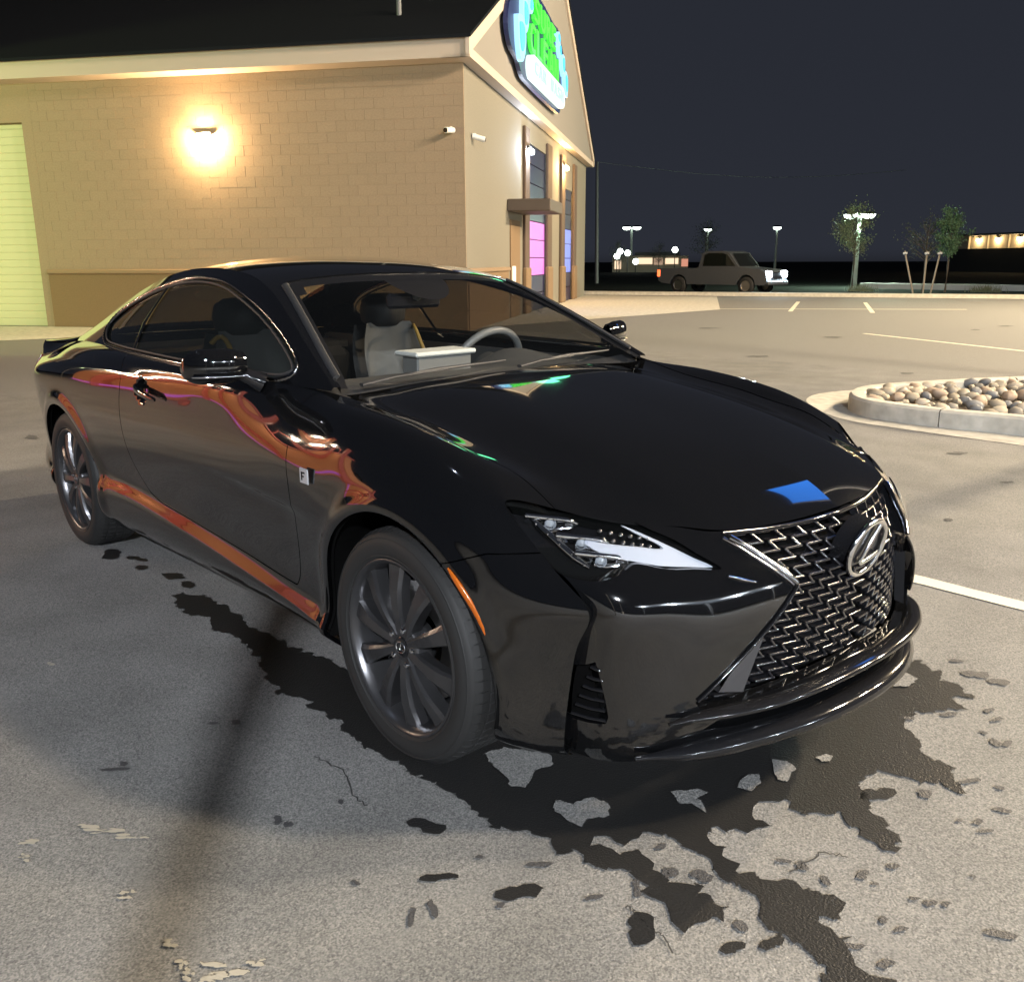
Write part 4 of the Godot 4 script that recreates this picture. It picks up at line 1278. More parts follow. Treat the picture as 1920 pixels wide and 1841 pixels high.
func build_unseen_lights() -> void:
	# the lot lamp to the right: throws the car's own shadow to its left side
	for q in [[-9.0, "warm lot lamp standing closest to the rock island"], [-14.5, "warm lot lamp in the middle of the row past the rock island"], [-21.0, "warm lot lamp at the far end of the row past the rock island"]]:
		pole_lamp(Vector3(9.4, 0, q[0]), 12.0, Vector3(2.0, 0, q[0] * 0.4), Color(1.0, 0.91, 0.78), 470.0, Vector2(2.4, 1.5), M.lot_glow_warm, q[1], Vector3(0.9, 0, -0.6))
	# the whiter lamp behind the photographer: throws the post's shadow
	pole_lamp(Vector3(8.2, 0, 7.46), 6.0, Vector3(2.0, 0, 2.6), Color(0.95, 0.97, 1.0), 230.0, Vector2(0.5, 0.4), M.lot_glow_white, "tall lot lamp with a white panel standing before the coupe", Vector3(0.8, 0, 0.6))
	# a third lot lamp farther along, past the edge of the frame
	pole_lamp(Vector3(1.0, 0, -28.0), 9.0, Vector3(-6.0, 0, -20.0), Color(1.0, 0.90, 0.74), 1250.0, Vector2(0.9, 0.6), M.lot_glow_warm, "lot lamp with a warm panel standing near the far kerb", Vector3(0.9, 0, -0.6))
	var post := thing("steel_post", "slim grey steel post standing before the coupe beside the white lot lamp", "post", Vector3(2.62, 0, 3.40))
	put("post_shaft", tube(PackedVector3Array([Vector3.ZERO, Vector3(0, 2.5, 0)]), 0.055, 14).mesh(), M.pole_grey, post)
	put("post_cap", lathe([[0.055, 0.0], [0.06, 0.01], [0.04, 0.03], [0.0, 0.035]], 14, Vector3.UP, Vector3(0, 2.5, 0)).mesh(), M.pole_grey, post)
	# the orange screen wall of the vacuum bays on the near side, mirrored in the doors
	var V := thing("screen_wall", "orange-red screen wall of the vacuum bays beside the coupe", "wall", Vector3(-4.6, 0, 3.5))
	V.basis = Basis(Vector3(-0.966, 0, 0.257), Vector3.UP, Vector3(-0.257, 0, -0.966))
	# own axes: x along the wall away from the coupe's nose, z towards the coupe
	put("low_wall", box(Vector3(0, 0, -0.2), Vector3(8.0, 1.75, 0.0), 0.02).mesh(), M.orange_wall, V)
	put("wall_coping", box(Vector3(-0.05, 1.75, -0.25), Vector3(8.0, 1.87, 0.05), 0.02).mesh(), M.red_beam, V)
	put("tall_wall", box(Vector3(8.0, 0, -0.3), Vector3(15.0, 4.6, -0.02), 0.02).mesh(), M.orange_wall, V)
	put("tall_coping", box(Vector3(7.95, 4.6, -0.36), Vector3(15.0, 4.78, 0.06), 0.02).mesh(), M.red_beam, V)
	for x in [0.12, 2.75, 5.4, 8.05]:
		put("wall_post", box(Vector3(x - 0.09, 0, 0.001), Vector3(x + 0.09, 2.5, 0.14), 0.02).mesh(), M.red_beam, V)
	put("purple_strip_light", box(Vector3(0, 0.10, 0.001), Vector3(15.0, 0.17, 0.04)).mesh(), M.purple_glow, V)
	for q in [[1.4, 2.30, 0.42], [4.1, 2.30, 0.42], [6.8, 2.30, 0.42], [9.6, 4.15, 0.5], [12.4, 4.15, 0.5]]:
		var t := thing("bay_lamp", "white tube lamp on the orange-red screen wall", "lamp", V.transform * Vector3(q[0], q[1], q[2]), 0.0, "tube lamps of the screen wall")
		t.basis = V.basis
		put("lamp_body", box(Vector3(-0.5, 0.03, -0.07), Vector3(0.5, 0.10, 0.07), 0.01).mesh(), M.white_box, t)
		put("lamp_arm", tube(PackedVector3Array([Vector3(0, 0.06, -0.06), Vector3(0, 0.06, -q[2] - 0.02), Vector3(0, -0.5, -q[2] - 0.02)]), 0.02, 6).mesh(), M.red_beam, t)
		put("lamp_tube", tube(PackedVector3Array([Vector3(-0.45, 0, 0), Vector3(0.45, 0, 0)]), 0.025, 8).mesh(), M.tube_glow, t)
		lamp_light(t, Vector3(0, -0.06, 0), Color(1.0, 0.88, 0.74), 1.7 if q[1] < 3.0 else 3.0, 0.05)
	# pale canopy with cool tubes ahead of the coupe, mirrored in its nose
	var K := thing("front_canopy", "pale steel canopy with cool white tubes facing the coupe's nose", "canopy", Vector3(12.5, 0, 0.5))
	put("canopy_roof", box(Vector3(-1.8, 3.6, -5.0), Vector3(1.8, 3.85, 5.0), 0.03).mesh(), M.canopy_pale, K)
	for z in [-4.6, 0.0, 4.6]: put("canopy_post", tube(PackedVector3Array([Vector3(0.9, 0, z), Vector3(0.9, 3.6, z)]), 0.09, 12).mesh(), M.pole_grey, K)
	for z in [-3.7, -1.2, 1.3, 3.8]:
		var t := thing("canopy_lamp", "cool white tube lamp under the pale steel canopy", "lamp", Vector3(11.3, 3.50, 0.5 + z), 0.0, "tube lamps of the pale canopy")
		put("lamp_body", box(Vector3(-0.09, 0.03, -0.75), Vector3(0.09, 0.095, 0.75)).mesh(), M.white_box, t)
		put("lamp_tube", tube(PackedVector3Array([Vector3(0, 0, -0.7), Vector3(0, 0, 0.7)]), 0.03, 8).mesh(), M.tube_cool, t)
		lamp_light(t, Vector3(0, -0.07, 0), Color(0.92, 0.96, 1.0), 17.0, 0.05)
	# the blue lit pylon sign that shows in the bonnet's leading edge
	var Y := thing("pylon_sign", "blue lit pylon sign panel on two posts beyond the island", "sign", Vector3(0.95, 0, -9.6))
	for x in [-0.8, 0.8]: put("pylon_post", tube(PackedVector3Array([Vector3(x, 0, 0), Vector3(x, 7.4, 0)]), 0.09, 10).mesh(), M.pole_grey, Y)
	put("pylon_frame", box(Vector3(-1.5, 7.4, -0.12), Vector3(1.5, 9.6, 0.10), 0.03).mesh(), M.lamp_body, Y)
	put("pylon_panel_light", box(Vector3(-1.4, 7.5, 0.101), Vector3(1.4, 9.5, 0.13)).mesh(), M.pylon_blue, Y)
	# flood lamp that washes the left end of the long wall
	var F := thing("flood_lamp", "green-tinted flood lamp on a short pole beyond the roller shutter", "flood lamp", Vector3(-12.34, 0, -9.56) + Vector3(-0.80489, 0, 0.59342) * 17.0 + Vector3(-0.59342, 0, -0.80489) * -8.0)
	put("pole", tube(PackedVector3Array([Vector3.ZERO, Vector3(0, 4.5, 0)]), 0.06, 10).mesh(), M.pole_grey, F)
	put("lamp_head", lathe([[0.06, 0.1], [0.16, 0.0], [0.18, -0.16]], 16, Vector3(0.55, -0.55, 0.3).normalized() * -1.0, Vector3(0, 4.6, 0)).mesh(), M.lamp_body, F)
	var sp := SpotLight3D.new()
	sp.light_color = Color(0.90, 1.0, 0.60); sp.light_energy = 88.0; sp.light_size = 0.08
	sp.spot_angle = 30.0; sp.spot_angle_attenuation = 0.2; sp.spot_range = 60.0; sp.spot_attenuation = 2.0; sp.shadow_enabled = true
	F.add_child(sp)
	var from := F.position + Vector3(0, 4.62, 0)
	var to := Vector3(-12.34, 0, -9.56) + Vector3(-0.80489, 0, 0.59342) * 7.6 + Vector3(0, 0.1, 0)
	sp.look_at_from_position(from, to)
	sp.position = Vector3(0, 4.62, 0) + (to - from).normalized() * 0.25
	put("lamp_glass", lathe([[0.17, 0.0], [0.12, 0.03], [0.0, 0.04]], 16, (to - from).normalized(), Vector3(0, 4.62, 0) + (to - from).normalized() * 0.17).mesh(), M.flood_glow, F)
# ---------------------------------------------------------------- the black coupe
# car axes: x forward, y up, z to its right side; origin on the ground under the front axle
var car: Node3D
var seam := PackedVector3Array()
var nose_edge := PackedVector3Array()

func seam_at(x: float) -> Vector3:
	for i in range(seam.size() - 1, 0, -1):
		if seam[i - 1].x <= x and seam[i].x >= x and seam[i].z > 0.6:
			return seam[i - 1].lerp(seam[i], (x - seam[i - 1].x) / maxf(1e-6, seam[i].x - seam[i - 1].x))
	return seam[seam.size() - 1]

func plan_station(px: float, pz: float, inward: Vector2, offs: Array, ys: Array) -> Array:
	var r := []
	for k in 10:
		r.append(Vector3(px + inward.x * offs[k], ys[k], pz + inward.y * offs[k]))
	return r

func side_station(x: float, w: float, skirt: float, shoulder: float, ytop: float, ztop: float) -> Array:
	var zs := w - 0.008
	var z := [w - 0.10, w - 0.032, w - 0.016, w - 0.037, w - 0.016, w - 0.001, zs, lerpf(zs, ztop, 0.38) + 0.010, lerpf(zs, ztop, 0.74) + 0.010, ztop]
	var y := [0.17, 0.235, skirt, skirt + 0.062, 0.555, 0.71, shoulder, lerpf(shoulder, ytop, 0.46), lerpf(shoulder, ytop, 0.82), ytop]
	var r := []
	for k in 10: r.append(Vector3(x, y[k], z[k]))
	return r

func belt_control() -> Array:
	var G := []
	var ry := [0.22, 0.27, 0.33, 0.42, 0.54, 0.68, 0.79, 0.87, 0.925, 0.955]
	var ro := [0.12, 0.04, 0.0, 0.02, 0.035, 0.012, 0.02, 0.05, 0.06, 0.075]
	G.append(plan_station(-3.77, 0.0, Vector2(1, 0), ro, ry))
	G.append(plan_station(-3.752, 0.40, Vector2(0.98, -0.12), ro, ry))
	G.append(plan_station(-3.67, 0.665, Vector2(0.86, -0.5), ro, ry))
	G.append(plan_station(-3.50, 0.805, Vector2(0.45, -0.85), ro, [0.21, 0.26, 0.32, 0.42, 0.54, 0.69, 0.81, 0.885, 0.93, 0.958]))
	G.append(side_station(-3.20, 0.885, 0.30, 0.845, 0.966, 0.655))
	G.append(side_station(-2.95, 0.912, 0.31, 0.868, 0.985, 0.70))
	G.append(side_station(-2.73, 0.920, 0.33, 0.882, 0.995, 0.735))
	G.append(side_station(-2.45, 0.916, 0.35, 0.892, 1.000, 0.772))
	G.append(side_station(-2.10, 0.900, 0.362, 0.896, 0.996, 0.808))
	G.append(side_station(-1.70, 0.886, 0.345, 0.884, 0.992, 0.826))
	G.append(side_station(-1.30, 0.879, 0.322, 0.864, 0.989, 0.831))
	G.append(side_station(-0.90, 0.880, 0.298, 0.836, 0.986, 0.820))
	G.append(side_station(-0.56, 0.890, 0.280, 0.806, 0.980, 0.757))
	var z := [0.80, 0.876, 0.892, 0.862, 0.886, 0.901, 0.896, 0.872, 0.795, 0.700]
	var y := [0.17, 0.235, 0.268, 0.33, 0.52, 0.67, 0.782, 0.868, 0.948, 0.937]
	var s := []
	for k in 10: s.append(Vector3(-0.28, y[k], z[k]))
	G.append(s)
	z = [0.80, 0.880, 0.897, 0.890, 0.898, 0.909, 0.905, 0.872, 0.785, 0.700]
	y = [0.17, 0.235, 0.268, 0.35, 0.50, 0.64, 0.755, 0.848, 0.920, 0.898]
	s = []
	for k in 10: s.append(Vector3(0.0, y[k], z[k]))
	G.append(s)
	G.append([Vector3(0.21, 0.165, 0.80), Vector3(0.21, 0.22, 0.872), Vector3(0.215, 0.29, 0.888), Vector3(0.22, 0.39, 0.893), Vector3(0.22, 0.50, 0.897), Vector3(0.215, 0.61, 0.902), Vector3(0.20, 0.70, 0.900), Vector3(0.18, 0.795, 0.876), Vector3(0.165, 0.885, 0.785), Vector3(0.16, 0.867, 0.698)])
	G.append([Vector3(0.385, 0.155, 0.775), Vector3(0.39, 0.20, 0.838), Vector3(0.395, 0.29, 0.852), Vector3(0.41, 0.40, 0.858), Vector3(0.42, 0.505, 0.860), Vector3(0.425, 0.59, 0.862), Vector3(0.375, 0.665, 0.868), Vector3(0.32, 0.745, 0.862), Vector3(0.275, 0.842, 0.793), Vector3(0.29, 0.842, 0.698)])
	G.append([Vector3(0.495, 0.15, 0.70), Vector3(0.515, 0.187, 0.752), Vector3(0.53, 0.28, 0.766), Vector3(0.552, 0.40, 0.772), Vector3(0.58, 0.51, 0.772), Vector3(0.602, 0.588, 0.770), Vector3(0.515, 0.66, 0.783), Vector3(0.432, 0.728, 0.794), Vector3(0.352, 0.806, 0.797), Vector3(0.42, 0.782, 0.700)])
	return G

func belt_shape(q: Vector3, _u: float, _v: float) -> Vector3:
	if q.z > 0.6 and q.y < 0.9:
		var a := Vector2(q.x, q.y - 0.335).length()
		q.z += 0.013 * exp(-pow((a - 0.405) / 0.034, 2.0)) * smoothstep(0.15, 0.3, q.y)
		var b := Vector2(q.x + 2.73, q.y - 0.335).length()
		q.z += 0.014 * exp(-pow((b - 0.395) / 0.036, 2.0)) * smoothstep(0.15, 0.3, q.y)
		# the hollow pressed into the door behind the front wheel
		var line := 0.615 + 0.03 * clampf((-0.4 - q.x) / 0.7, 0.0, 1.0)
		var d := line - q.y
		var w := smoothstep(-1.35, -0.75, q.x) * (1.0 - smoothstep(-0.66, -0.38, q.x))
		if d > 0.0: q.z -= 0.017 * w * (1.0 - exp(-d / 0.012)) * exp(-d / 0.11)
	return q

func fascia_control() -> Array:
	var rows := [
		[Vector3(0.48, 0.158, 0.70), Vector3(0.545, 0.16, 0.695), Vector3(0.605, 0.162, 0.665), Vector3(0.665, 0.168, 0.605), Vector3(0.73, 0.178, 0.52), Vector3(0.80, 0.195, 0.40), Vector3(0.865, 0.22, 0.2), Vector3(0.885, 0.235, 0)],
		[Vector3(0.495, 0.24, 0.735), Vector3(0.560, 0.245, 0.728), Vector3(0.62, 0.25, 0.70), Vector3(0.685, 0.26, 0.645), Vector3(0.755, 0.27, 0.55), Vector3(0.825, 0.28, 0.40), Vector3(0.886, 0.29, 0.2), Vector3(0.908, 0.295, 0)],
		[Vector3(0.525, 0.42, 0.745), Vector3(0.59, 0.42, 0.733), Vector3(0.645, 0.42, 0.70), Vector3(0.70, 0.42, 0.64), Vector3(0.765, 0.42, 0.55), Vector3(0.835, 0.42, 0.39), Vector3(0.89, 0.42, 0.2), Vector3(0.912, 0.42, 0)],
		[Vector3(0.572, 0.592, 0.752), Vector3(0.625, 0.592, 0.725), Vector3(0.67, 0.592, 0.68), Vector3(0.715, 0.59, 0.61), Vector3(0.765, 0.59, 0.515), Vector3(0.825, 0.60, 0.37), Vector3(0.868, 0.60, 0.18), Vector3(0.886, 0.60, 0)],
		[Vector3(0.485, 0.682, 0.780), Vector3(0.53, 0.682, 0.737), Vector3(0.585, 0.68, 0.69), Vector3(0.645, 0.675, 0.62), Vector3(0.70, 0.67, 0.53), Vector3(0.765, 0.667, 0.40), Vector3(0.83, 0.665, 0.18), Vector3(0.85, 0.665, 0)],
		[Vector3(0.420, 0.738, 0.792), Vector3(0.475, 0.733, 0.728), Vector3(0.545, 0.727, 0.67), Vector3(0.615, 0.72, 0.60), Vector3(0.675, 0.71, 0.51), Vector3(0.735, 0.70, 0.41), Vector3(0.80, 0.70, 0.185), Vector3(0.822, 0.70, 0)],
		[Vector3(0.354, 0.804, 0.796), Vector3(0.42, 0.778, 0.700), Vector3(0.50, 0.768, 0.645), Vector3(0.58, 0.755, 0.58), Vector3(0.645, 0.740, 0.49), Vector3(0.70, 0.728, 0.42), Vector3(0.76, 0.720, 0.19), Vector3(0.785, 0.725, 0)]]
	var G := []
	for c in 8:
		var col := []
		for r in 7: col.append(rows[r][c])
		G.append(col)
	return G

func table(t: Array, x: float) -> float:
	# smooth reading of a table of [x, y]
	if x <= t[0][0]: return t[0][1] + (x - t[0][0]) * (t[1][1] - t[0][1]) / (t[1][0] - t[0][0])
	for i in t.size() - 1:
		if x <= t[i + 1][0]:
			var a: float = t[maxi(i - 1, 0)][1]; var b: float = t[i][1]; var c: float = t[i + 1][1]; var d: float = t[mini(i + 2, t.size() - 1)][1]
			return cubic_interpolate(b, c, a, d, (x - t[i][0]) / (t[i + 1][0] - t[i][0]))
	var n := t.size()
	return t[n - 1][1] + (x - t[n - 1][0]) * (t[n - 1][1] - t[n - 2][1]) / (t[n - 1][0] - t[n - 2][0])

func hood_control() -> Array:
	var front := [Vector3(0.42, 0.780, 0.694), Vector3(0.50, 0.769, 0.639), Vector3(0.58, 0.757, 0.574), Vector3(0.645, 0.742, 0.486), Vector3(0.70, 0.731, 0.415), Vector3(0.762, 0.724, 0.19), Vector3(0.786, 0.729, 0)]
	var rear := [Vector3(-0.50, 0.960, 0.694), Vector3(-0.507, 0.962, 0.63), Vector3(-0.512, 0.966, 0.55), Vector3(-0.515, 0.972, 0.45), Vector3(-0.51, 0.977, 0.36), Vector3(-0.49, 0.984, 0.18), Vector3(-0.48, 0.986, 0)]
	var yc := [[-0.55, 0.992], [-0.2, 0.962], [0.1, 0.925], [0.35, 0.880], [0.55, 0.836], [0.68, 0.794], [0.76, 0.752], [0.80, 0.722]]
	var ys := [[-0.55, 0.968], [-0.25, 0.932], [0.0, 0.897], [0.185, 0.862], [0.32, 0.832], [0.44, 0.795], [0.6, 0.748], [0.75, 0.70]]
	var G := []
	for f in [0.0, 0.14, 0.28, 0.42, 0.56, 0.68, 0.78, 0.87, 0.94, 1.0]:
		var row := []
		for v in 7:
			var a: Vector3 = rear[v]; var b: Vector3 = front[v]
			var q := a.lerp(b, f)
			var s := clampf(1.0 - q.z / 0.70, 0.0, 1.0)
			var g := smoothstep(0.05, 0.62, s)
			var y := lerpf(table(ys, q.x), table(yc, q.x), g) - 0.010 * exp(-pow((s - 0.13) / 0.1, 2.0)) * smoothstep(0.0, 0.3, f)
			# the last stretch is bent so that it meets the front edge exactly
			var sf := clampf(1.0 - b.z / 0.70, 0.0, 1.0)
			var yf := lerpf(table(ys, b.x), table(yc, b.x), smoothstep(0.05, 0.62, sf))
			y += (b.y - yf) * pow(f, 6.0)
			q.y = a.y if f == 0.0 else y
			if v <= 1:
				var sm := seam_at(q.x)
				if v == 0: q = Vector3(q.x, sm.y - 0.0015, sm.z - 0.0045)
				elif f < 0.8: q.z = sm.z - 0.07
			row.append(q)
		G.append(row)
	return G

func rail_points() -> Array:
	return [Vector3(-0.50, 0.992, 0.742), Vector3(-0.72, 1.098, 0.698), Vector3(-0.95, 1.203, 0.645), Vector3(-1.2, 1.292, 0.592), Vector3(-1.5, 1.337, 0.560), Vector3(-1.8, 1.345, 0.545), Vector3(-2.1, 1.322, 0.540), Vector3(-2.4, 1.265, 0.545), Vector3(-2.7, 1.183, 0.558), Vector3(-3.0, 1.082, 0.580), Vector3(-3.25, 0.995, 0.605)]

func waist_points() -> Array:
	return [Vector3(-0.50, 0.982, 0.752), Vector3(-0.74, 0.984, 0.797), Vector3(-0.97, 0.986, 0.823), Vector3(-1.25, 0.989, 0.8305), Vector3(-1.5, 0.991, 0.830), Vector3(-1.8, 0.993, 0.823), Vector3(-2.1, 0.996, 0.808), Vector3(-2.4, 1.000, 0.777), Vector3(-2.7, 0.996, 0.739), Vector3(-3.0, 0.982, 0.693), Vector3(-3.26, 0.964, 0.648)]

func cabin_side_control() -> Array:
	var a := waist_points(); var b := rail_points()
	var G := []
	for i in a.size():
		var row := []
		for f in [0.0, 0.35, 0.7, 1.0]:
			var q: Vector3 = a[i].lerp(b[i], f)
			var h: float = a[i].distance_to(b[i])
			q.z += sin(f * PI) * 0.055 * h
			row.append(q)
		G.append(row)
	return G

func cabin_top_control() -> Array:
	var b := rail_points()
	var c := [Vector3(-0.50, 0.965, 0), Vector3(-0.70, 1.088, 0), Vector3(-0.92, 1.220, 0), Vector3(-1.155, 1.332, 0), Vector3(-1.5, 1.385, 0), Vector3(-1.8, 1.394, 0), Vector3(-2.1, 1.374, 0), Vector3(-2.42, 1.318, 0), Vector3(-2.75, 1.232, 0), Vector3(-3.08, 1.118, 0), Vector3(-3.34, 1.018, 0)]
	var G := []
	for i in b.size():
		var row := []
		for f in [0.0, 0.10, 0.28, 0.55, 0.8, 1.0]:
			var k := 1.0 - pow(1.0 - f, 2.3)
			row.append(Vector3(lerpf(b[i].x, c[i].x, k), lerpf(b[i].y, c[i].y, k), b[i].z * (1.0 - f)))
		G.append(row)
	return G

func trunk_control() -> Array:
	var t: Array = cabin_top_control()[10]
	var edge := [Vector3(-3.24, 0.964, 0.668), Vector3(-3.455, 0.959, 0.738), Vector3(-3.600, 0.957, 0.630), Vector3(-3.668, 0.956, 0.43), Vector3(-3.688, 0.956, 0.2), Vector3(-3.695, 0.956, 0.0)]
	var G := []
	for f in [0.0, 0.25, 0.55, 0.82, 1.0]:
		var row := []
		for v in 6:
			var q: Vector3 = t[v].lerp(edge[v], f)
			q.y += (0.003 * smoothstep(0.5, 0.95, f) * (1.0 - smoothstep(0.97, 1.0, f)) - 0.012 * sin(f * PI)) * smoothstep(0.0, 2.0, float(v))
			row.append(q)
		G.append(row)
	return G

func side_out(q: Vector3) -> Vector3:
	return Vector3(q.x + 1.4, 0.3, q.z * 3.0)

var ARCH_F := 0.388
var ARCH_R := 0.376

func arch_keep(q: Vector3, _t: Vector2) -> float:
	if q.z < 0.45: return 1.0
	return minf(Vector2(q.x, q.y - 0.335).length() - ARCH_F, Vector2(q.x + 2.73, q.y - 0.335).length() - ARCH_R)

func build_car() -> void:
	car = thing("car", "glossy black two-door coupe with a wide mesh grille parked on wet asphalt", "car")
	var bg := surface(belt_control(), 300, 96, belt_shape)
	for i in bg.nu:
		seam.append(bg.P[i][bg.nv - 1])
		if i == bg.nu - 1:
			for j in bg.nv: nose_edge.append(bg.P[i][j])
	var belt := grid_soup(bg, side_out)
	print("belt ", Time.get_ticks_msec())
	var inner := clip(belt.offset(-0.022), arch_keep, 0.02)
	belt = clip(belt, arch_keep, 0.006)
	for s in [1, -1]:
		var tl := Node3D.new()
		tl.name = "tail_lamp"
		car.add_child(tl, true)
		var lamp := clip(belt.offset(0.005), func(q, _t): return minf(minf(q.y - 0.785 - 0.04 * clampf((-3.4 - q.x) / 0.3, 0, 1), 0.895 - q.y), minf(-3.40 - q.x, q.z - 0.42)), 0.01)
		lamp.rim(0.02)
		put("tail_lens", (lamp if s == 1 else lamp.mirror()).mesh(), M.tail_red, tl)
	# side panels
	var door_p := smooth_poly(poly([-0.615, 1.05, -0.588, 0.93, -0.562, 0.80, -0.560, 0.62, -0.568, 0.48, -0.60, 0.362, -0.68, 0.347, -1.1, 0.368, -1.5, 0.392, -1.76, 0.412, -1.88, 0.47, -1.95, 0.60, -1.975, 0.75, -1.945, 0.90, -1.90, 1.05]), 4)
	var door_f := func(q: Vector3, _t: Vector2) -> float: return 1.0 if absf(q.z) < 0.45 else sd(Vector2(q.x, q.y), door_p)
	var corner_p := poly([0.20, 0.632, 0.27, 0.655, 0.36, 0.690, 0.60, 0.712, 0.9, 0.72, 0.9, 0.0, 0.20, 0.0])
	var corner_f := func(q: Vector3, _t: Vector2) -> float: return sd(Vector2(q.x, q.y), corner_p)
	var front := clip(belt, func(q, _t): return q.x + 0.70)
	front.cut.clear()
	var rest := clip(belt, func(q, _t): return -0.70 - q.x)
	rest.cut.clear()
	for e in belt.cut:
		if e[0].x < -0.7: rest.cut.append(e)
		else: front.cut.append(e)
	var fender := clip(front, func(q, t): return -0.0022 - door_f.call(q, t), 0.005)
	fender.cut.append_array(front.cut.filter(func(e): return e[0].z > 0.5))
	var side := clip(rest, func(q, t): return (-0.0022 - door_f.call(q, t)) if q.x > -2.1 else 1.0, 0.005)
	side.cut.append_array(rest.cut)
	var door := clip(front, func(q, t): return (door_f.call(q, t) - 0.0022) if q.x < -0.5 else -1.0, 0.005)
	door.add(clip(rest, func(q, t): return (door_f.call(q, t) - 0.0022) if q.x > -2.1 else -1.0, 0.005))
	# the handle's bowl is pressed into the door
	for i in door.p.size():
		var dd := Vector2(door.p[i].x + 1.735, (door.p[i].y - 0.872) * 1.15).length()
		if dd < 0.062:
			var w := 1.0 - smoothstep(0.03, 0.062, dd)
			door.p[i].z -= 0.022 * w
			if dd > 0.028: door.n[i] = (door.n[i] - Vector3(door.p[i].x + 1.735, door.p[i].y - 0.872, 0).normalized() * 0.75).normalized()
	var cornr := clip(fender, func(q, t): return corner_f.call(q, t) - 0.0016, 0.006)
	var fend2 := clip(fender, func(q, t): return -0.0016 - corner_f.call(q, t), 0.006)
	# lower edge lip of the nose corner: the belt's free front edge is folded in
	for s in [1, -1]:
		var fs := fend2.rim(0.014) if s == 1 else null
		if s == 1:
			put("front_fender", fs.mesh(), M.paint, car)
			put("door", door.rim(0.014).mesh(), M.paint, car)
			put("rear_quarter_panel", side.rim(0.014).mesh(), M.paint, car)
			put("bumper_corner", cornr.rim(0.014).mesh(), M.paint, car)
		else:
			put("front_fender", fend2.mirror().mesh(), M.paint, car)
			put("door", door.mirror().mesh(), M.paint, car)
			put("rear_quarter_panel", side.mirror().mesh(), M.paint, car)
			put("bumper_corner", cornr.mirror().mesh(), M.paint, car)
	put("inner_body", inner.both().mesh(), M.void_black, car)
	print("side panels ", Time.get_ticks_msec())
	build_handles()
	build_nose()
	build_hood_and_cabin()
	build_wheels()
	build_interior()
	print("car ", Time.get_ticks_msec())

func car_part(called: String) -> Node:
	for c in car.get_children():
		if c.name == called: return c
	return null

func build_handles() -> void:
	var doors := car.get_children().filter(func(c): return String(c.name).begins_with("door"))
	for k in doors.size():
		var s := Soup.new()
		var pts := PackedVector3Array([Vector3(-1.795, 0.886, 0.874), Vector3(-1.775, 0.884, 0.890), Vector3(-1.74, 0.880, 0.902), Vector3(-1.68, 0.872, 0.908), Vector3(-1.60, 0.862, 0.908), Vector3(-1.555, 0.856, 0.898)])
		s.add(tube(pts, [0.010, 0.013, 0.014, 0.014, 0.013, 0.008], 10, 0.55, Vector3(0, 0, 1)))
		put("door_handle", (s if k == 0 else s.mirror()).mesh(), M.paint, doors[k])
	var fend := car.get_children().filter(func(c): return String(c.name).begins_with("front_fender"))
	for k in fend.size():
		var b := box(Vector3(-0.449, 0.727, 0.902), Vector3(-0.401, 0.775, 0.9075), 0.004)
		put("badge", (b if k == 0 else b.mirror()).mesh(), M.badge, fend[k])
		var f := Soup.new()
		for r in [[-0.437, 0.738, -0.431, 0.764], [-0.437, 0.759, -0.416, 0.764], [-0.437, 0.748, -0.422, 0.753]]:
			f.add(box(Vector3(r[0], r[1], 0.907), Vector3(r[2], r[3], 0.9085)))
		put("badge_letter", (f if k == 0 else f.mirror()).mesh(), M.black_gloss, fend[k])
		# orange side marker along the arch
		var m := PackedVector3Array()
		for j in 9:
			var a := deg_to_rad(lerpf(22.0, 49.0, j / 8.0))
			m.append(Vector3(cos(a) * 0.404, 0.335 + sin(a) * 0.404, lerpf(0.884, 0.911, smoothstep(0.0, 1.0, j / 8.0))))
		var mk := tube(m, [0.003, 0.008, 0.0095, 0.010, 0.010, 0.010, 0.009, 0.007, 0.003], 8, 0.7, Vector3(0, 0, 1))
		put("side_marker", (mk if k == 0 else mk.mirror()).mesh(), M.amber, car)
func fascia_point(g: Dictionary, z: float, y: float) -> Vector3:
	# the point of the nose surface at a given z and y
	return read_surface(g, 2, z, 1, y)

func strip_on(g: Dictionary, pl: Array, d: float, closed := false, k := 5) -> PackedVector3Array:
	var a := smooth_poly(poly(pl), k, closed)
	var r := PackedVector3Array()
	for q in a: r.append(fascia_point(g, q.x, q.y) + Vector3(d, 0, d * 0.35))
	return r

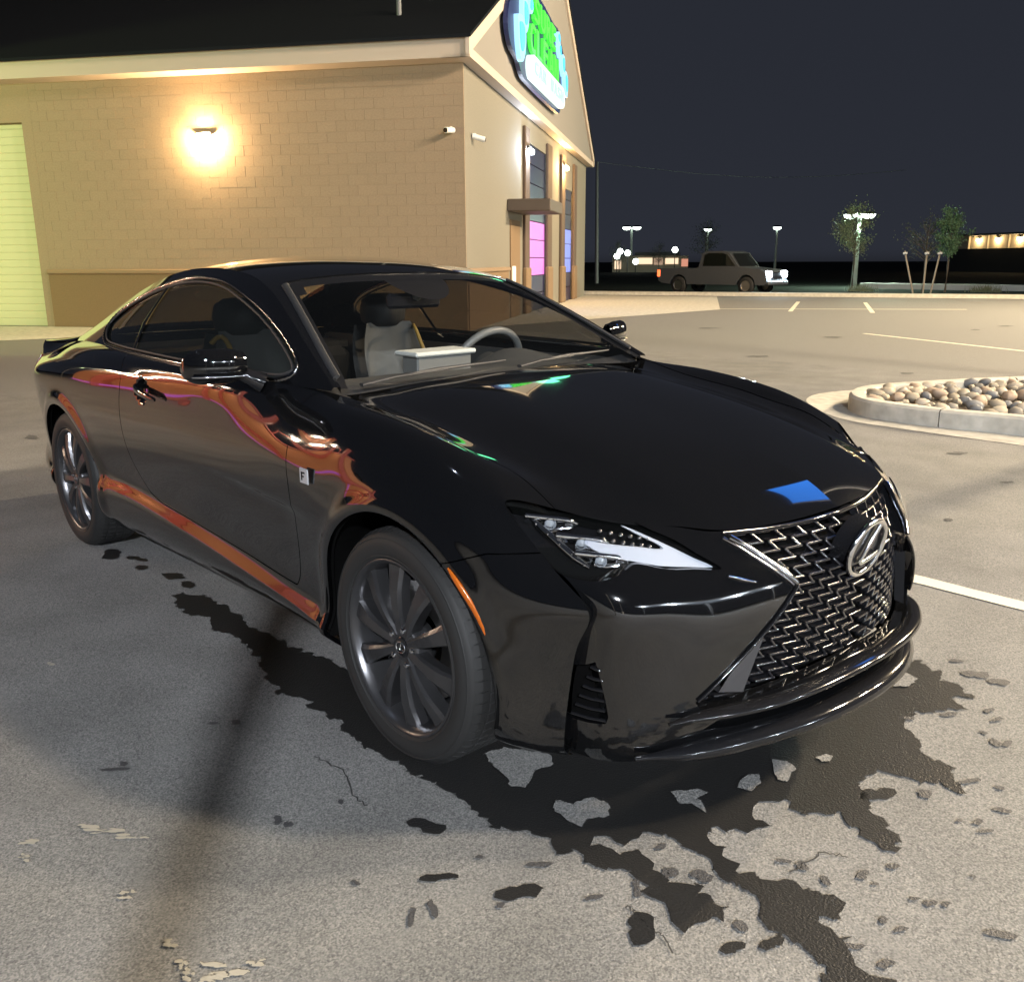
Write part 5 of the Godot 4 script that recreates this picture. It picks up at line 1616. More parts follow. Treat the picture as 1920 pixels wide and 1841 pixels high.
func build_nose() -> void:
	var fg := surface(fascia_control(), 150, 110)
	var nose := grid_soup(fg, func(_q): return Vector3(1, 0.1, 0.5))
	# the openings, as outlines in (z, y)
	var grille_p := poly([-0.4, 0.95, 0.400, 0.95, 0.408, 0.719, 0.395, 0.712, 0.294, 0.612, 0.292, 0.598, 0.560, 0.345, 0.545, 0.322, 0.43, 0.332, 0.2, 0.362, 0.0, 0.376, -0.4, 0.378])
	var lamp_p := smooth_poly(poly([0.90, 0.86, 0.70, 0.86, 0.60, 0.80, 0.575, 0.752, 0.529, 0.720, 0.500, 0.690, 0.462, 0.655, 0.520, 0.659, 0.580, 0.664, 0.632, 0.678, 0.655, 0.672, 0.690, 0.655, 0.731, 0.645, 0.772, 0.655, 0.80, 0.68, 0.90, 0.72]), 3)
	var vent_p := poly([0.733, 0.448, 0.7105, 0.305, 0.712, 0.285, 0.80, 0.262, 0.80, 0.30])
	var slot_p := poly([-0.3, 0.322, 0.30, 0.303, 0.50, 0.285, 0.53, 0.262, 0.45, 0.258, 0.28, 0.268, -0.3, 0.288])
	var full := nose.offset(-0.03)
	var paintf := func(q: Vector3, _t: Vector2) -> float:
		var w := Vector2(q.z, q.y)
		return -maxf(maxf(sd(w, grille_p), sd(w, lamp_p)), maxf(sd(w, vent_p), sd(w, slot_p)))
	var skin := clip(nose, paintf, 0.006)
	skin.rim(0.035, Vector3(-0.96, 0, -0.28))
	var bumper := put("front_bumper", skin.both().mesh(), M.paint, car)
	# dark surface behind the openings
	put("bumper_core", clip(full, func(q, _t): return minf(0.70 - q.y, -sd(Vector2(q.z, q.y), grille_p)), 0.02).both().mesh(), M.void_black, car)
	# the face that turns in from the nose corner to the bumper
	var turn := Soup.new()
	var lowe := PackedVector3Array()
	for j in nose_edge.size(): lowe.append(nose_edge[j])
	for j in nose_edge.size() - 1:
		if nose_edge[j + 1].y > 0.592 or nose_edge[j].y > nose_edge[j + 1].y: continue
		var a := nose_edge[j]; var b := nose_edge[j + 1]
		var c := fascia_point(fg, 0.738, clampf(b.y - 0.004, 0.17, 0.68)); var d := fascia_point(fg, 0.738, clampf(a.y - 0.004, 0.17, 0.68))
		for f in fg.nv - 1:
			if fg.P[0][f].y <= a.y and fg.P[0][f + 1].y > a.y: d = fg.P[0][f].lerp(fg.P[0][f + 1], (a.y - fg.P[0][f].y) / (fg.P[0][f + 1].y - fg.P[0][f].y))
			if fg.P[0][f].y <= b.y and fg.P[0][f + 1].y > b.y: c = fg.P[0][f].lerp(fg.P[0][f + 1], (b.y - fg.P[0][f].y) / (fg.P[0][f + 1].y - fg.P[0][f].y))
		turn.quad_out(a, b, c, d, Vector3(0.3, 0.4, 0.9))
	put("bumper_return", turn.mesh(), M.paint, car)
	put("bumper_return", turn.mirror().mesh(), M.paint, car)
	# slats of the corner vents
	for s in [1, -1]:
		for k in 6:
			var y := 0.292 + 0.027 * k
			var w := lerpf(0.064, 0.012, k / 5.5)
			var a := fascia_point(fg, 0.7125 + 0.0028 * k, y) + Vector3(-0.004, 0, -0.004)
			var b := a + Vector3(-w * 1.25, 0.004, w * 0.55)
			var sl := tube(PackedVector3Array([a, a.lerp(b, 0.5) + Vector3(0.004, 0, 0.004), b]), 0.008, 6, 0.5, Vector3.UP)
			put("vent_slat", (sl if s == 1 else sl.mirror()).mesh(), M.black_gloss, bumper)
	# two-tier lip
	var lip1 := [Vector3(0.735, 0.300, 0.625), Vector3(0.768, 0.310, 0.56), Vector3(0.842, 0.320, 0.42), Vector3(0.90, 0.336, 0.24), Vector3(0.928, 0.350, 0.0)]
	var lip2 := [Vector3(0.66, 0.190, 0.655), Vector3(0.735, 0.203, 0.56), Vector3(0.822, 0.222, 0.41), Vector3(0.893, 0.240, 0.22), Vector3(0.922, 0.252, 0.0)]
	for L in [[lip1, 0.026, "chin_blade", 0.5], [lip2, 0.034, "chin_spoiler", 0.75]]:
		var a: Array = L[0]
		var pts := PackedVector3Array(a)
		for k in range(3, -1, -1): pts.append(Vector3(a[k].x, a[k].y, -a[k].z))
		var fine := spline(chord([pts]), pts, even(61))
		var rr := PackedFloat32Array()
		for k in 61: rr.append(L[1] * lerpf(0.25, 1.0, smoothstep(0.0, 0.16, minf(k, 60 - k) / 60.0)))
		put(L[2], tube(fine, rr, 14, L[3], Vector3.UP).mesh(), M.black_gloss, car)
	# parking sensors and the washer flap
	for q in [[0.640, 0.40], [0.43, 0.632]]:
		var c := fascia_point(fg, q[0], q[1])
		if q[1] > 0.6:
			var f := tube(PackedVector3Array([fascia_point(fg, 0.458, 0.641) + Vector3(0.003, 0, 0.001), fascia_point(fg, 0.432, 0.632) + Vector3(0.004, 0, 0.001), fascia_point(fg, 0.402, 0.622) + Vector3(0.003, 0, 0.001)]), [0.004, 0.007, 0.003], 8, 0.5)
			put("washer_flap", f.mesh(), M.chrome, bumper)
	build_grille(fg, grille_p)
	build_headlights(fg, nose, lamp_p)

func build_grille(fg: Dictionary, gp: PackedVector2Array) -> void:
	var grille := Node3D.new()
	grille.name = "grille"
	car.add_child(grille)
	# net of slanted cells, on a surface set back from the nose
	var s := Soup.new()
	var dz := 0.072; var dy := 0.0215
	var cache := {}
	var back := func(z: float, y: float) -> Vector3:
		# a fuller curve than the nose itself: steep below, raked back above the badge
		var az := absf(z)
		var x := 0.878 - 0.10 * pow(az / 0.45, 2.0) - maxf(0.0, y - 0.60) * 0.62 - pow(maxf(0.0, y - 0.66), 2.0) * 3.0 + minf(0.0, (0.60 - y)) * 0.0
		return Vector3(x - 0.012 - 0.02 * az, y, z)
	for r in range(-1, 19):
		var y := 0.345 + r * dy
		for k in range(-9, 9):
			var sg := 1.0
			var z := (k + (0.5 if posmod(r, 2) else 0.0)) * dz
			sg = 1.0 if z + dz * 0.5 >= 0.0 else -1.0
			var p0 := Vector2(z, y); var p1 := Vector2(z + dz * 0.62, y)
			var p2 := Vector2(z + dz * 0.62, y); var p3 := Vector2(z + dz * (0.5 + 0.12), y)
			# a level bar and a slanted one down to the next row
			var sl := dz * 0.22
			var q0 := Vector2(z + (sl if sg > 0 else 0.0), y)
			var q1 := Vector2(z + dz - (0.0 if sg > 0 else sl), y)
			var d0 := q1 if sg > 0 else q0
			var d1 := d0 + Vector2(-sl if sg > 0 else sl, -dy)
			d1 = Vector2(d0.x + (sl * sg * -1.0) + 0.0, y - dy)
			for seg in [[q0, q1], [d0, d1]]:
				var a: Vector2 = seg[0]; var b: Vector2 = seg[1]
				if absf(a.x) > 0.62: continue
				var ia := sd(Vector2(absf(a.x), minf(a.y, 0.90)), gp); var ib := sd(Vector2(absf(b.x), minf(b.y, 0.90)), gp)
				if ia < -0.018 or ib < -0.018: continue
				if a.y > 0.722 or b.y > 0.722: continue
				if Vector2(a.x, (a.y - 0.637)).length() < 0.06 and Vector2(b.x, b.y - 0.637).length() < 0.06: continue
				var A: Vector3 = back.call(a.x, a.y); var B: Vector3 = back.call(b.x, b.y)
				s.add(tube(PackedVector3Array([A, B]), 0.0042, 6, 0.75, Vector3(1, 0, 0)))
				# each bar runs back into the opening
				var D := Vector3(-0.022, 0, 0)
				var t := Vector3(0, 0.0022, 0) if absf(a.y - b.y) < 0.001 else Vector3(0, 0, 0.0026)
				s.quad(A + t, A + t + D, B + t + D, B + t)
				s.quad(A - t, B - t, B - t + D, A - t + D)
	put("grille_mesh", s.mesh(), M.grille, grille)
	# dark backing
	var bk := Soup.new()
	for i in 24:
		for j in 14:
			var z0 := lerpf(-0.6, 0.6, i / 24.0); var z1 := lerpf(-0.6, 0.6, (i + 1) / 24.0)
			var y0 := lerpf(0.30, 0.725, j / 14.0); var y1 := lerpf(0.30, 0.725, (j + 1) / 14.0)
			var D := Vector3(-0.05, 0, 0)
			bk.quad(back.call(z0, y0) + D, back.call(z1, y0) + D, back.call(z1, y1) + D, back.call(z0, y1) + D)
	put("radiator_backing", bk.mesh(), M.void_black, grille)
	# frame bars along the spindle outline
	var rails := [
		[[0.402, 0.716, 0.36, 0.679, 0.292, 0.606], 0.0105, M.dark_chrome],
		[[0.420, 0.716, 0.375, 0.676, 0.303, 0.603], 0.005, M.dark_chrome],
		[[0.292, 0.598, 0.36, 0.535, 0.45, 0.45, 0.556, 0.348], 0.005, M.black_gloss]]
	for rl in rails:
		var pts := strip_on(fg, rl[0], 0.004)
		for sgn in [1, -1]:
			var tb := tube(pts, rl[1], 10, 0.8, Vector3.UP)
			put("grille_frame", (tb if sgn == 1 else tb.mirror()).mesh(), rl[2], grille)
	# rail under the bonnet edge
	var top := PackedVector3Array()
	for q in [Vector3(0.706, 0.722, 0.41), Vector3(0.738, 0.716, 0.30), Vector3(0.768, 0.713, 0.18), Vector3(0.79, 0.716, 0.0)]: top.append(q)
	for k in range(2, -1, -1): top.append(Vector3(top[k].x, top[k].y, -top[k].z))
	top = spline(chord([top]), top, even(41))
	put("grille_top_rail", tube(top, 0.0075, 10, 1.0).mesh(), M.black_gloss, grille)
	# blades that stand inside the lower corners
	for sgn in [1, -1]:
		var f := Soup.new()
		var a := Vector3(0.828, 0.545, 0.350); var b0 := Vector3(0.806, 0.345, 0.430); var b1 := Vector3(0.775, 0.352, 0.487)
		var a2 := Vector3(0.822, 0.54, 0.362)
		f.quad_out(a, b0, b1, a2, Vector3(0.5, 0.45, 0.3))
		var D := Vector3(-0.03, 0.004, 0)
		f.quad_out(b0, b1, b1 + D, b0 + D, Vector3(0.78, 0.6, 0.45))
		f.quad_out(a, b0, b0 + D, a + D, Vector3(0.8, 0.45, 0.55))
		put("grille_blade", (f if sgn == 1 else f.mirror()).mesh(), M.dark_trim, grille)
	# badge: ring and bent letter bar on a black disc
	var em := Node3D.new()
	em.name = "emblem"
	grille.add_child(em)
	var xf := Transform3D(Basis(Vector3(0, 0, 1), deg_to_rad(-12.0)), Vector3(0.862, 0.638, 0.0))
	var ring := PackedVector3Array()
	for k in 49:
		var t := TAU * k / 48.0
		ring.append(xf * Vector3(0.016, sin(t) * 0.076, cos(t) * 0.088))
	var rs := tube(ring, 0.0085, 10, 0.8, Vector3(1, 0, 0), false)
	var disc := Soup.new()
	for k in 48:
		var t0 := TAU * k / 48.0; var t1 := TAU * (k + 1) / 48.0
		for q in [[0.0, 0.012, 0.95, 0.010], [0.95, 0.010, 1.0, -0.04]]:
			var A := xf * Vector3(q[1], sin(t0) * 0.075 * q[0], cos(t0) * 0.087 * q[0]); var B := xf * Vector3(q[1], sin(t1) * 0.075 * q[0], cos(t1) * 0.087 * q[0])
			var C := xf * Vector3(q[3], sin(t1) * 0.075 * q[2], cos(t1) * 0.087 * q[2]); var E := xf * Vector3(q[3], sin(t0) * 0.075 * q[2], cos(t0) * 0.087 * q[2])
			disc.quad_out(A, B, C, E, Vector3(0.8, 0.637, 0))
	put("emblem_disc", disc.mesh(), M.black_gloss, em)
	put("emblem_ring", rs.mesh(), M.chrome, em)
	# letter bar: a leaning upright that bends into a foot
	var lp := PackedVector3Array([Vector3(0.018, 0.062, -0.034), Vector3(0.019, 0.02, -0.006), Vector3(0.019, -0.035, 0.026), Vector3(0.019, -0.040, 0.018), Vector3(0.019, -0.036, -0.02), Vector3(0.018, -0.026, -0.066)])
	var lq := PackedVector3Array()
	for q in lp: lq.append(xf * q)
	put("emblem_letter", tube(lq, 0.0068, 8, 0.7, Vector3(1, 0, 0)).mesh(), M.chrome, em)

func build_headlights(fg: Dictionary, nose: Soup, lamp_p: PackedVector2Array) -> void:
	var tub := clip(nose.offset(-0.045), func(q, _t): return sd(Vector2(q.z - 0.012, q.y), lamp_p) + 0.02, 0.02)
	var cover := clip(nose.offset(-0.003), func(q, _t): return sd(Vector2(q.z, q.y), lamp_p) - 0.002, 0.008)
	for s in [1, -1]:
		var h := Node3D.new()
		h.name = "headlight"
		car.add_child(h, true)
		put("lamp_tub", (tub if s == 1 else tub.mirror()).mesh(), M.lamp_black, h)
		# three chrome reflector cups stepping down towards the nose
		for c in [[0.718, 0.752, 0.060], [0.694, 0.716, 0.060], [0.684, 0.682, 0.060]]:
			var o := fascia_point(fg, c[0], c[1]) + Vector3(-0.024, 0, -0.006)
			var cup := Soup.new()
			var fwd := Vector3(0.78, 0.0, 0.62); var rt := Vector3(0.62, -0.10, -0.78).normalized(); var up := Vector3.UP
			var w: float = c[2]
			# bright bezel: long bar, raised tail
			cup.add(tube(PackedVector3Array([o - rt * w * 1.15 + up * 0.012, o - rt * w * 0.3 + up * 0.010, o + rt * w * 0.55 + up * 0.008, o + rt * w * 0.95 + up * 0.002, o + rt * w * 0.70 - up * 0.012, o + rt * w * 0.1 - up * 0.017, o - rt * w * 0.4 - up * 0.013]), 0.0075, 8, 1.0, fwd))
			var pa := o - rt * w * 1.2 + up * 0.010 - fwd * 0.006; var pb := o + rt * w * 0.9 + up * 0.004 - fwd * 0.004
			cup.quad_out(pa, pb, pb - up * 0.018 - fwd * 0.012, pa - up * 0.022 - fwd * 0.012, o - fwd)
			cup.add(lathe([[0.0, -0.004], [0.007, -0.002], [0.012, 0.004], [0.0145, 0.011]], 16, fwd, o - rt * 0.008 - up * 0.002))
			cup.add(lathe([[0.0, -0.004], [0.006, -0.001], [0.010, 0.006]], 14, fwd, o + rt * w * 0.62 - up * 0.003))
			put("reflector_cup", (cup if s == 1 else cup.mirror()).mesh(), M.chrome, h)
			var lens := Soup.new()
			lens.add(lathe([[0.0105, 0.0], [0.0095, 0.005], [0.006, 0.0085], [0.0, 0.010]], 14, fwd, o - rt * 0.008 - up * 0.002))
			put("projector_lens", (lens if s == 1 else lens.mirror()).mesh(), M.lens, h)
		# stepped chrome ribs on the outer side
		var rib := PackedVector3Array()
		for q in [[0.768, 0.772], [0.757, 0.742], [0.745, 0.712], [0.735, 0.685], [0.722, 0.666]]: rib.append(fascia_point(fg, q[0], q[1]) + Vector3(-0.018, 0, -0.012))
		var rb := tube(rib, [0.004, 0.009, 0.010, 0.009, 0.004], 8, 0.5, Vector3(0.7, 0, 0.7))
		for k in 5:
			var q: Vector3 = rib[0].lerp(rib[4], 0.12 + 0.19 * k)
			rb.add(box(q + Vector3(0.004, -0.012, -0.030), q + Vector3(0.012, -0.004, 0.004), 0.002))
		put("chrome_rib", (rb if s == 1 else rb.mirror()).mesh(), M.chrome, h)
		# turn signal: a row of small lenses
		var tn := Soup.new()
		for r in 2:
			for k in 6:
				var q := fascia_point(fg, 0.655 - 0.0155 * k + 0.006 * r, 0.7365 - 0.0035 * k - 0.015 * r) + Vector3(-0.022, 0, -0.006)
				tn.add(lathe([[0.0062, 0.0], [0.005, 0.004], [0.0, 0.0058]], 8, Vector3(0.8, 0.1, 0.58), q))
		put("turn_signal", (tn if s == 1 else tn.mirror()).mesh(), M.chrome_dim, h)
		# pale daytime strip shaped like a bent arrow
		var ap := smooth_poly(poly([0.694, 0.719, 0.686, 0.702, 0.664, 0.689, 0.636, 0.681, 0.585, 0.668, 0.524, 0.661, 0.470, 0.656, 0.500, 0.676, 0.530, 0.698, 0.566, 0.724, 0.604, 0.750, 0.590, 0.733, 0.566, 0.714, 0.5555, 0.7025, 0.568, 0.7000, 0.60, 0.7065, 0.64, 0.7115, 0.672, 0.7165]), 2)
		var ar := clip(nose.offset(-0.010), func(q, _t): return sd(Vector2(q.z, q.y), ap), 0.003)
		ar.rim(0.008, Vector3(-1, 0, 0))
		put("daytime_strip", (ar if s == 1 else ar.mirror()).mesh(), M.drl, h)
		put("lamp_cover", (cover if s == 1 else cover.mirror()).mesh(), M.clear, h)
func build_hood_and_cabin() -> void:
	# bonnet
	var hood := grid_soup(surface(hood_control(), 120, 90), func(_q): return Vector3(0.3, 1, 0.05))
	var hp := put("hood", hood.both().mesh(), M.paint, car)
	# nozzles
	# closing panel under the shut lines
	put("engine_bay", hood.offset(-0.03).both().mesh(), M.void_black, car)
	# cabin sides
	var csg := surface(cabin_side_control(), 200, 40)
	var cs := grid_soup(csg, func(q): return Vector3(0, 0.3, q.z))
	var win_p := smooth_poly(poly([-0.715, 1.043, -0.86, 1.118, -1.05, 1.187, -1.25, 1.240, -1.48, 1.284, -1.72, 1.299, -1.95, 1.285, -2.22, 1.240, -2.46, 1.175, -2.575, 1.112, -2.560, 1.062, -2.43, 1.018, -2.2, 1.009, -1.85, 1.006, -1.5, 1.004, -1.15, 1.003, -0.90, 1.003, -0.745, 1.006]), 5)
	var frame := clip(cs, func(q, _t): return -sd(Vector2(q.x, q.y), win_p), 0.007)
	frame.rim(0.02, Vector3(0, -0.2, -0.98))
	var split := func(q: Vector3) -> float: return q.x + 1.985 + (q.y - 1.0) * 0.27
	var glass := clip(cs.offset(-0.008), func(q, _t): return sd(Vector2(q.x, q.y), win_p) + 0.004, 0.01)
	var glass_a := clip(glass, func(q, _t): return split.call(q) - 0.005, 0.01)
	var glass_b := clip(glass, func(q, _t): return -split.call(q) - 0.005, 0.01)
	# trim round the side glass, read back from the surface
	var trim := []
	for w in [0.007, -0.008]:
		var pts := PackedVector3Array()
		var off := Geometry2D.offset_polygon(win_p, w, Geometry2D.JOIN_ROUND)[0]
		for q in off:
			pts.append(read_surface(csg, 0, q.x, 1, q.y) + Vector3(0, 0, 0.002))
		# even out the read-back depth
		for it in 1:
			var z := PackedFloat32Array()
			for k in pts.size(): z.append((pts[posmod(k - 1, pts.size())].z + pts[k].z * 2.0 + pts[(k + 1) % pts.size()].z) * 0.25)
			for k in pts.size(): pts[k].z = z[k]
		pts.append(pts[0]); pts.append(pts[1])
		trim.append(tube(pts, 0.0085 if w > 0 else 0.005, 8, 0.6, Vector3(0, 0, 1), false))
	# roof, windscreen and rear window
	var tpg := surface(cabin_top_control(), 170, 60)
	var top := grid_soup(tpg, func(_q): return Vector3(0.2, 1, 0.2))
	var ws_p := smooth_poly(poly([-0.30, -0.3, -0.30, 0.72, -0.500, 0.718, -0.57, 0.694, -0.72, 0.652, -0.88, 0.610, -1.06, 0.560, -1.135, 0.535, -1.165, 0.50, -1.155, 0.36, -1.140, 0.15, -1.135, -0.15, -1.135, -0.3]), 3)
	var rw_p := smooth_poly(poly([-2.50, -0.3, -2.50, 0.0, -2.485, 0.25, -2.47, 0.42, -2.50, 0.465, -2.75, 0.478, -3.02, 0.495, -3.20, 0.505, -3.27, 0.46, -3.29, 0.25, -3.30, 0.0, -3.30, -0.3]), 3)
	var roof := clip(top, func(q, _t): return -maxf(sd(Vector2(q.x, q.z), ws_p), sd(Vector2(q.x, q.z), rw_p)), 0.008)
	roof.rim(0.02, Vector3(0, -1, 0))
	var ws := clip(top.offset(-0.004), func(q, _t): return sd(Vector2(q.x, q.z), ws_p) + 0.003, 0.012)
	ws = clip(ws, func(q, _t): return q.y - 0.958)
	var rw := clip(top.offset(-0.004), func(q, _t): return sd(Vector2(q.x, q.z), rw_p) + 0.003, 0.012)
	# the black printed band at the glass edge
	var band := clip(ws.offset(-0.002), func(q, _t): return 0.028 - sd(Vector2(q.x, q.z), ws_p) if q.x > -1.05 else 0.06 - sd(Vector2(q.x, q.z), ws_p), 0.01)
	band.add(clip(ws.offset(-0.0025), func(q, _t): return 0.13 - Vector2((q.x + 1.10) * 0.8, q.z * 0.9).length(), 0.01))
	put("roof", roof.both().mesh(), M.paint, car)
	for s in [1, -1]:
		put("cabin_pillar", (frame if s == 1 else frame.mirror()).mesh(), M.paint, car)
		put("side_window", (glass_a if s == 1 else glass_a.mirror()).mesh(), M.tint, car)
		put("quarter_window", (glass_b if s == 1 else glass_b.mirror()).mesh(), M.tint, car)
		put("window_trim", (trim[0] if s == 1 else trim[0].mirror()).mesh(), M.dark_chrome, car)
		put("window_seal", (trim[1] if s == 1 else trim[1].mirror()).mesh(), M.rubber, car)
		var bp := tube(PackedVector3Array([Vector3(-1.987, 1.005, 0.806), Vector3(-2.02, 1.12, 0.735), Vector3(-2.057, 1.268, 0.602)]), 0.011, 6, 0.4, Vector3(0, 0, 1))
		put("door_pillar", (bp if s == 1 else bp.mirror()).mesh(), M.black_gloss, car)
	put("windscreen", ws.both().mesh(), M.clear, car)
	put("windscreen_band", band.both().mesh(), M.frit, car)
	put("rear_window", rw.both().mesh(), M.clear_dim, car)
	# rubber moulding down each side of the windscreen
	for s in [1, -1]:
		var pts := PackedVector3Array([Vector3(-0.545, 0.995, 0.704), Vector3(-0.66, 1.050, 0.676), Vector3(-0.80, 1.117, 0.638), Vector3(-0.95, 1.185, 0.597), Vector3(-1.08, 1.243, 0.560), Vector3(-1.13, 1.264, 0.545)])
		for k in pts.size():
			pts[k].y = read_surface(tpg, 0, pts[k].x, 2, pts[k].z).y + 0.004
		var fine := spline(chord([pts]), pts, even(25))
		var ml := tube(fine, 0.013, 8, 0.55, Vector3(0, 0.8, 0.4))
		put("windscreen_moulding", (ml if s == 1 else ml.mirror()).mesh(), M.rubber, car)
	# cowl below the windscreen and two wipers
	var cw := Soup.new()
	var ca := PackedVector3Array([Vector3(-0.495, 0.945, 0.74), Vector3(-0.50, 0.948, 0.55), Vector3(-0.49, 0.955, 0.36), Vector3(-0.465, 0.962, 0.18), Vector3(-0.455, 0.965, 0.0)])
	var cb := PackedVector3Array([Vector3(-0.60, 0.985, 0.74), Vector3(-0.60, 0.975, 0.55), Vector3(-0.60, 0.975, 0.36), Vector3(-0.585, 0.975, 0.18), Vector3(-0.58, 0.975, 0.0)])
	var fa := spline(chord([ca]), ca, even(20)); var fb := spline(chord([cb]), cb, even(20))
	for k in 19: cw.quad_out(fa[k], fb[k], fb[k + 1], fa[k + 1], Vector3(-0.5, 0, 0.3))
	put("cowl", cw.both().mesh(), M.rubber, car)
	for w in [[Vector3(-0.535, 0.985, 0.62), Vector3(-0.565, 1.002, -0.02), 0.02], [Vector3(-0.525, 0.992, -0.06), Vector3(-0.575, 1.000, -0.60), 0.03]]:
		var wp := Node3D.new()
		wp.name = "wiper"
		car.add_child(wp, true)
		var a: Vector3 = w[0]; var b: Vector3 = w[1]
		put("wiper_arm", tube(PackedVector3Array([a, a.lerp(b, 0.2) + Vector3(0.01, 0.012, 0), a.lerp(b, 0.55) + Vector3(0.012, 0.012, 0)]), [0.013, 0.010, 0.006], 8, 0.5).mesh(), M.rubber, wp)
		put("wiper_blade", tube(PackedVector3Array([a.lerp(b, 0.12) + Vector3(0.005, 0.010, 0), a.lerp(b, 0.5) + Vector3(0.010, 0.016, 0), b + Vector3(0.005, 0.012, 0)]), [0.004, 0.009, 0.004], 6, 0.8).mesh(), M.rubber, wp)
	# boot lid, tail lamps
	var tr := grid_soup(surface(trunk_control(), 60, 50), func(_q): return Vector3(-0.2, 1, 0))
	put("trunk_lid", tr.both().mesh(), M.paint, car)
	# door mirrors
	for s in [1, -1]:
		var mir := Node3D.new()
		mir.name = "door_mirror"
		car.add_child(mir, true)
		var sh := Soup.new()
		var nu := 28; var nv := 16
		var P := []
		for i in nu + 1:
			var row := PackedVector3Array()
			var u := float(i) / nu          # along the mirror, inner to outer
			var wdt := lerpf(0.86, 1.0, smoothstep(0.0, 0.3, u)) * sqrt(maxf(0.0, 1.0 - pow(maxf(0.0, u - 0.62) / 0.38, 2.4)))
			for j in nv + 1:
				var a := TAU * j / nv
				var ry := 0.062 * wdt; var rx := 0.052 * wdt
				var cx := cos(a); var cy := sin(a)
				var flat := 0.35 if cx < 0.0 else 1.0
				var c := Vector3(-0.845 - 0.055 * u * u, 1.038 + 0.004 * u, 0.875 + 0.18 * u)
				row.append(c + Vector3(cx * rx * flat + 0.012 * cy * wdt, cy * ry * (0.86 if cy < 0.0 else 1.0), 0.0))
			P.append(row)
		var g := {"P": P, "nu": nu + 1, "nv": nv + 1}
		sh = grid_soup(g, func(q): return q - Vector3(-0.858, 1.038, clampf(q.z, 0.9, 1.0)))
		var cap := clip(sh, func(q, _t): return q.y - 1.012, 0.004)
		var low := clip(sh, func(q, _t): return 1.011 - q.y, 0.004)
		put("mirror_cap", (cap if s == 1 else cap.mirror()).mesh(), M.paint, mir)
		put("mirror_base", (low if s == 1 else low.mirror()).mesh(), M.black_gloss, mir)
		var ind := PackedVector3Array()
		for k in 12:
			var u := lerpf(0.08, 0.9, k / 11.0)
			var wdt := sqrt(maxf(0.0, 1.0 - pow(maxf(0.0, u - 0.62) / 0.38, 2.4)))
			ind.append(Vector3(-0.845 - 0.055 * u * u + 0.0505 * wdt, 1.015 + 0.002 * u, 0.875 + 0.18 * u))
		var it := tube(ind, 0.0045, 6)
		put("mirror_indicator", (it if s == 1 else it.mirror()).mesh(), M.chrome, mir)
		var stalk := tube(PackedVector3Array([Vector3(-0.80, 0.985, 0.825), Vector3(-0.81, 1.005, 0.86), Vector3(-0.835, 1.03, 0.90), Vector3(-0.85, 1.04, 0.93)]), [0.034, 0.026, 0.022, 0.02], 10, 0.6, Vector3(1, 0, 0))
		put("mirror_stalk", (stalk if s == 1 else stalk.mirror()).mesh(), M.black_gloss, mir)
	# aerial fin
	var fin := Soup.new()
	var fp := poly([-2.42, 1.312, -2.30, 1.340, -2.36, 1.352, -2.44, 1.372, -2.47, 1.370, -2.478, 1.302])
	fin = slab(fp, -0.012, 0.012)
	put("roof_fin", fin.mesh(), M.paint, car)
	# underbody
	put("underbody", box(Vector3(-3.5, 0.20, -0.62), Vector3(0.55, 0.24, 0.62)).mesh(), M.void_black, car)

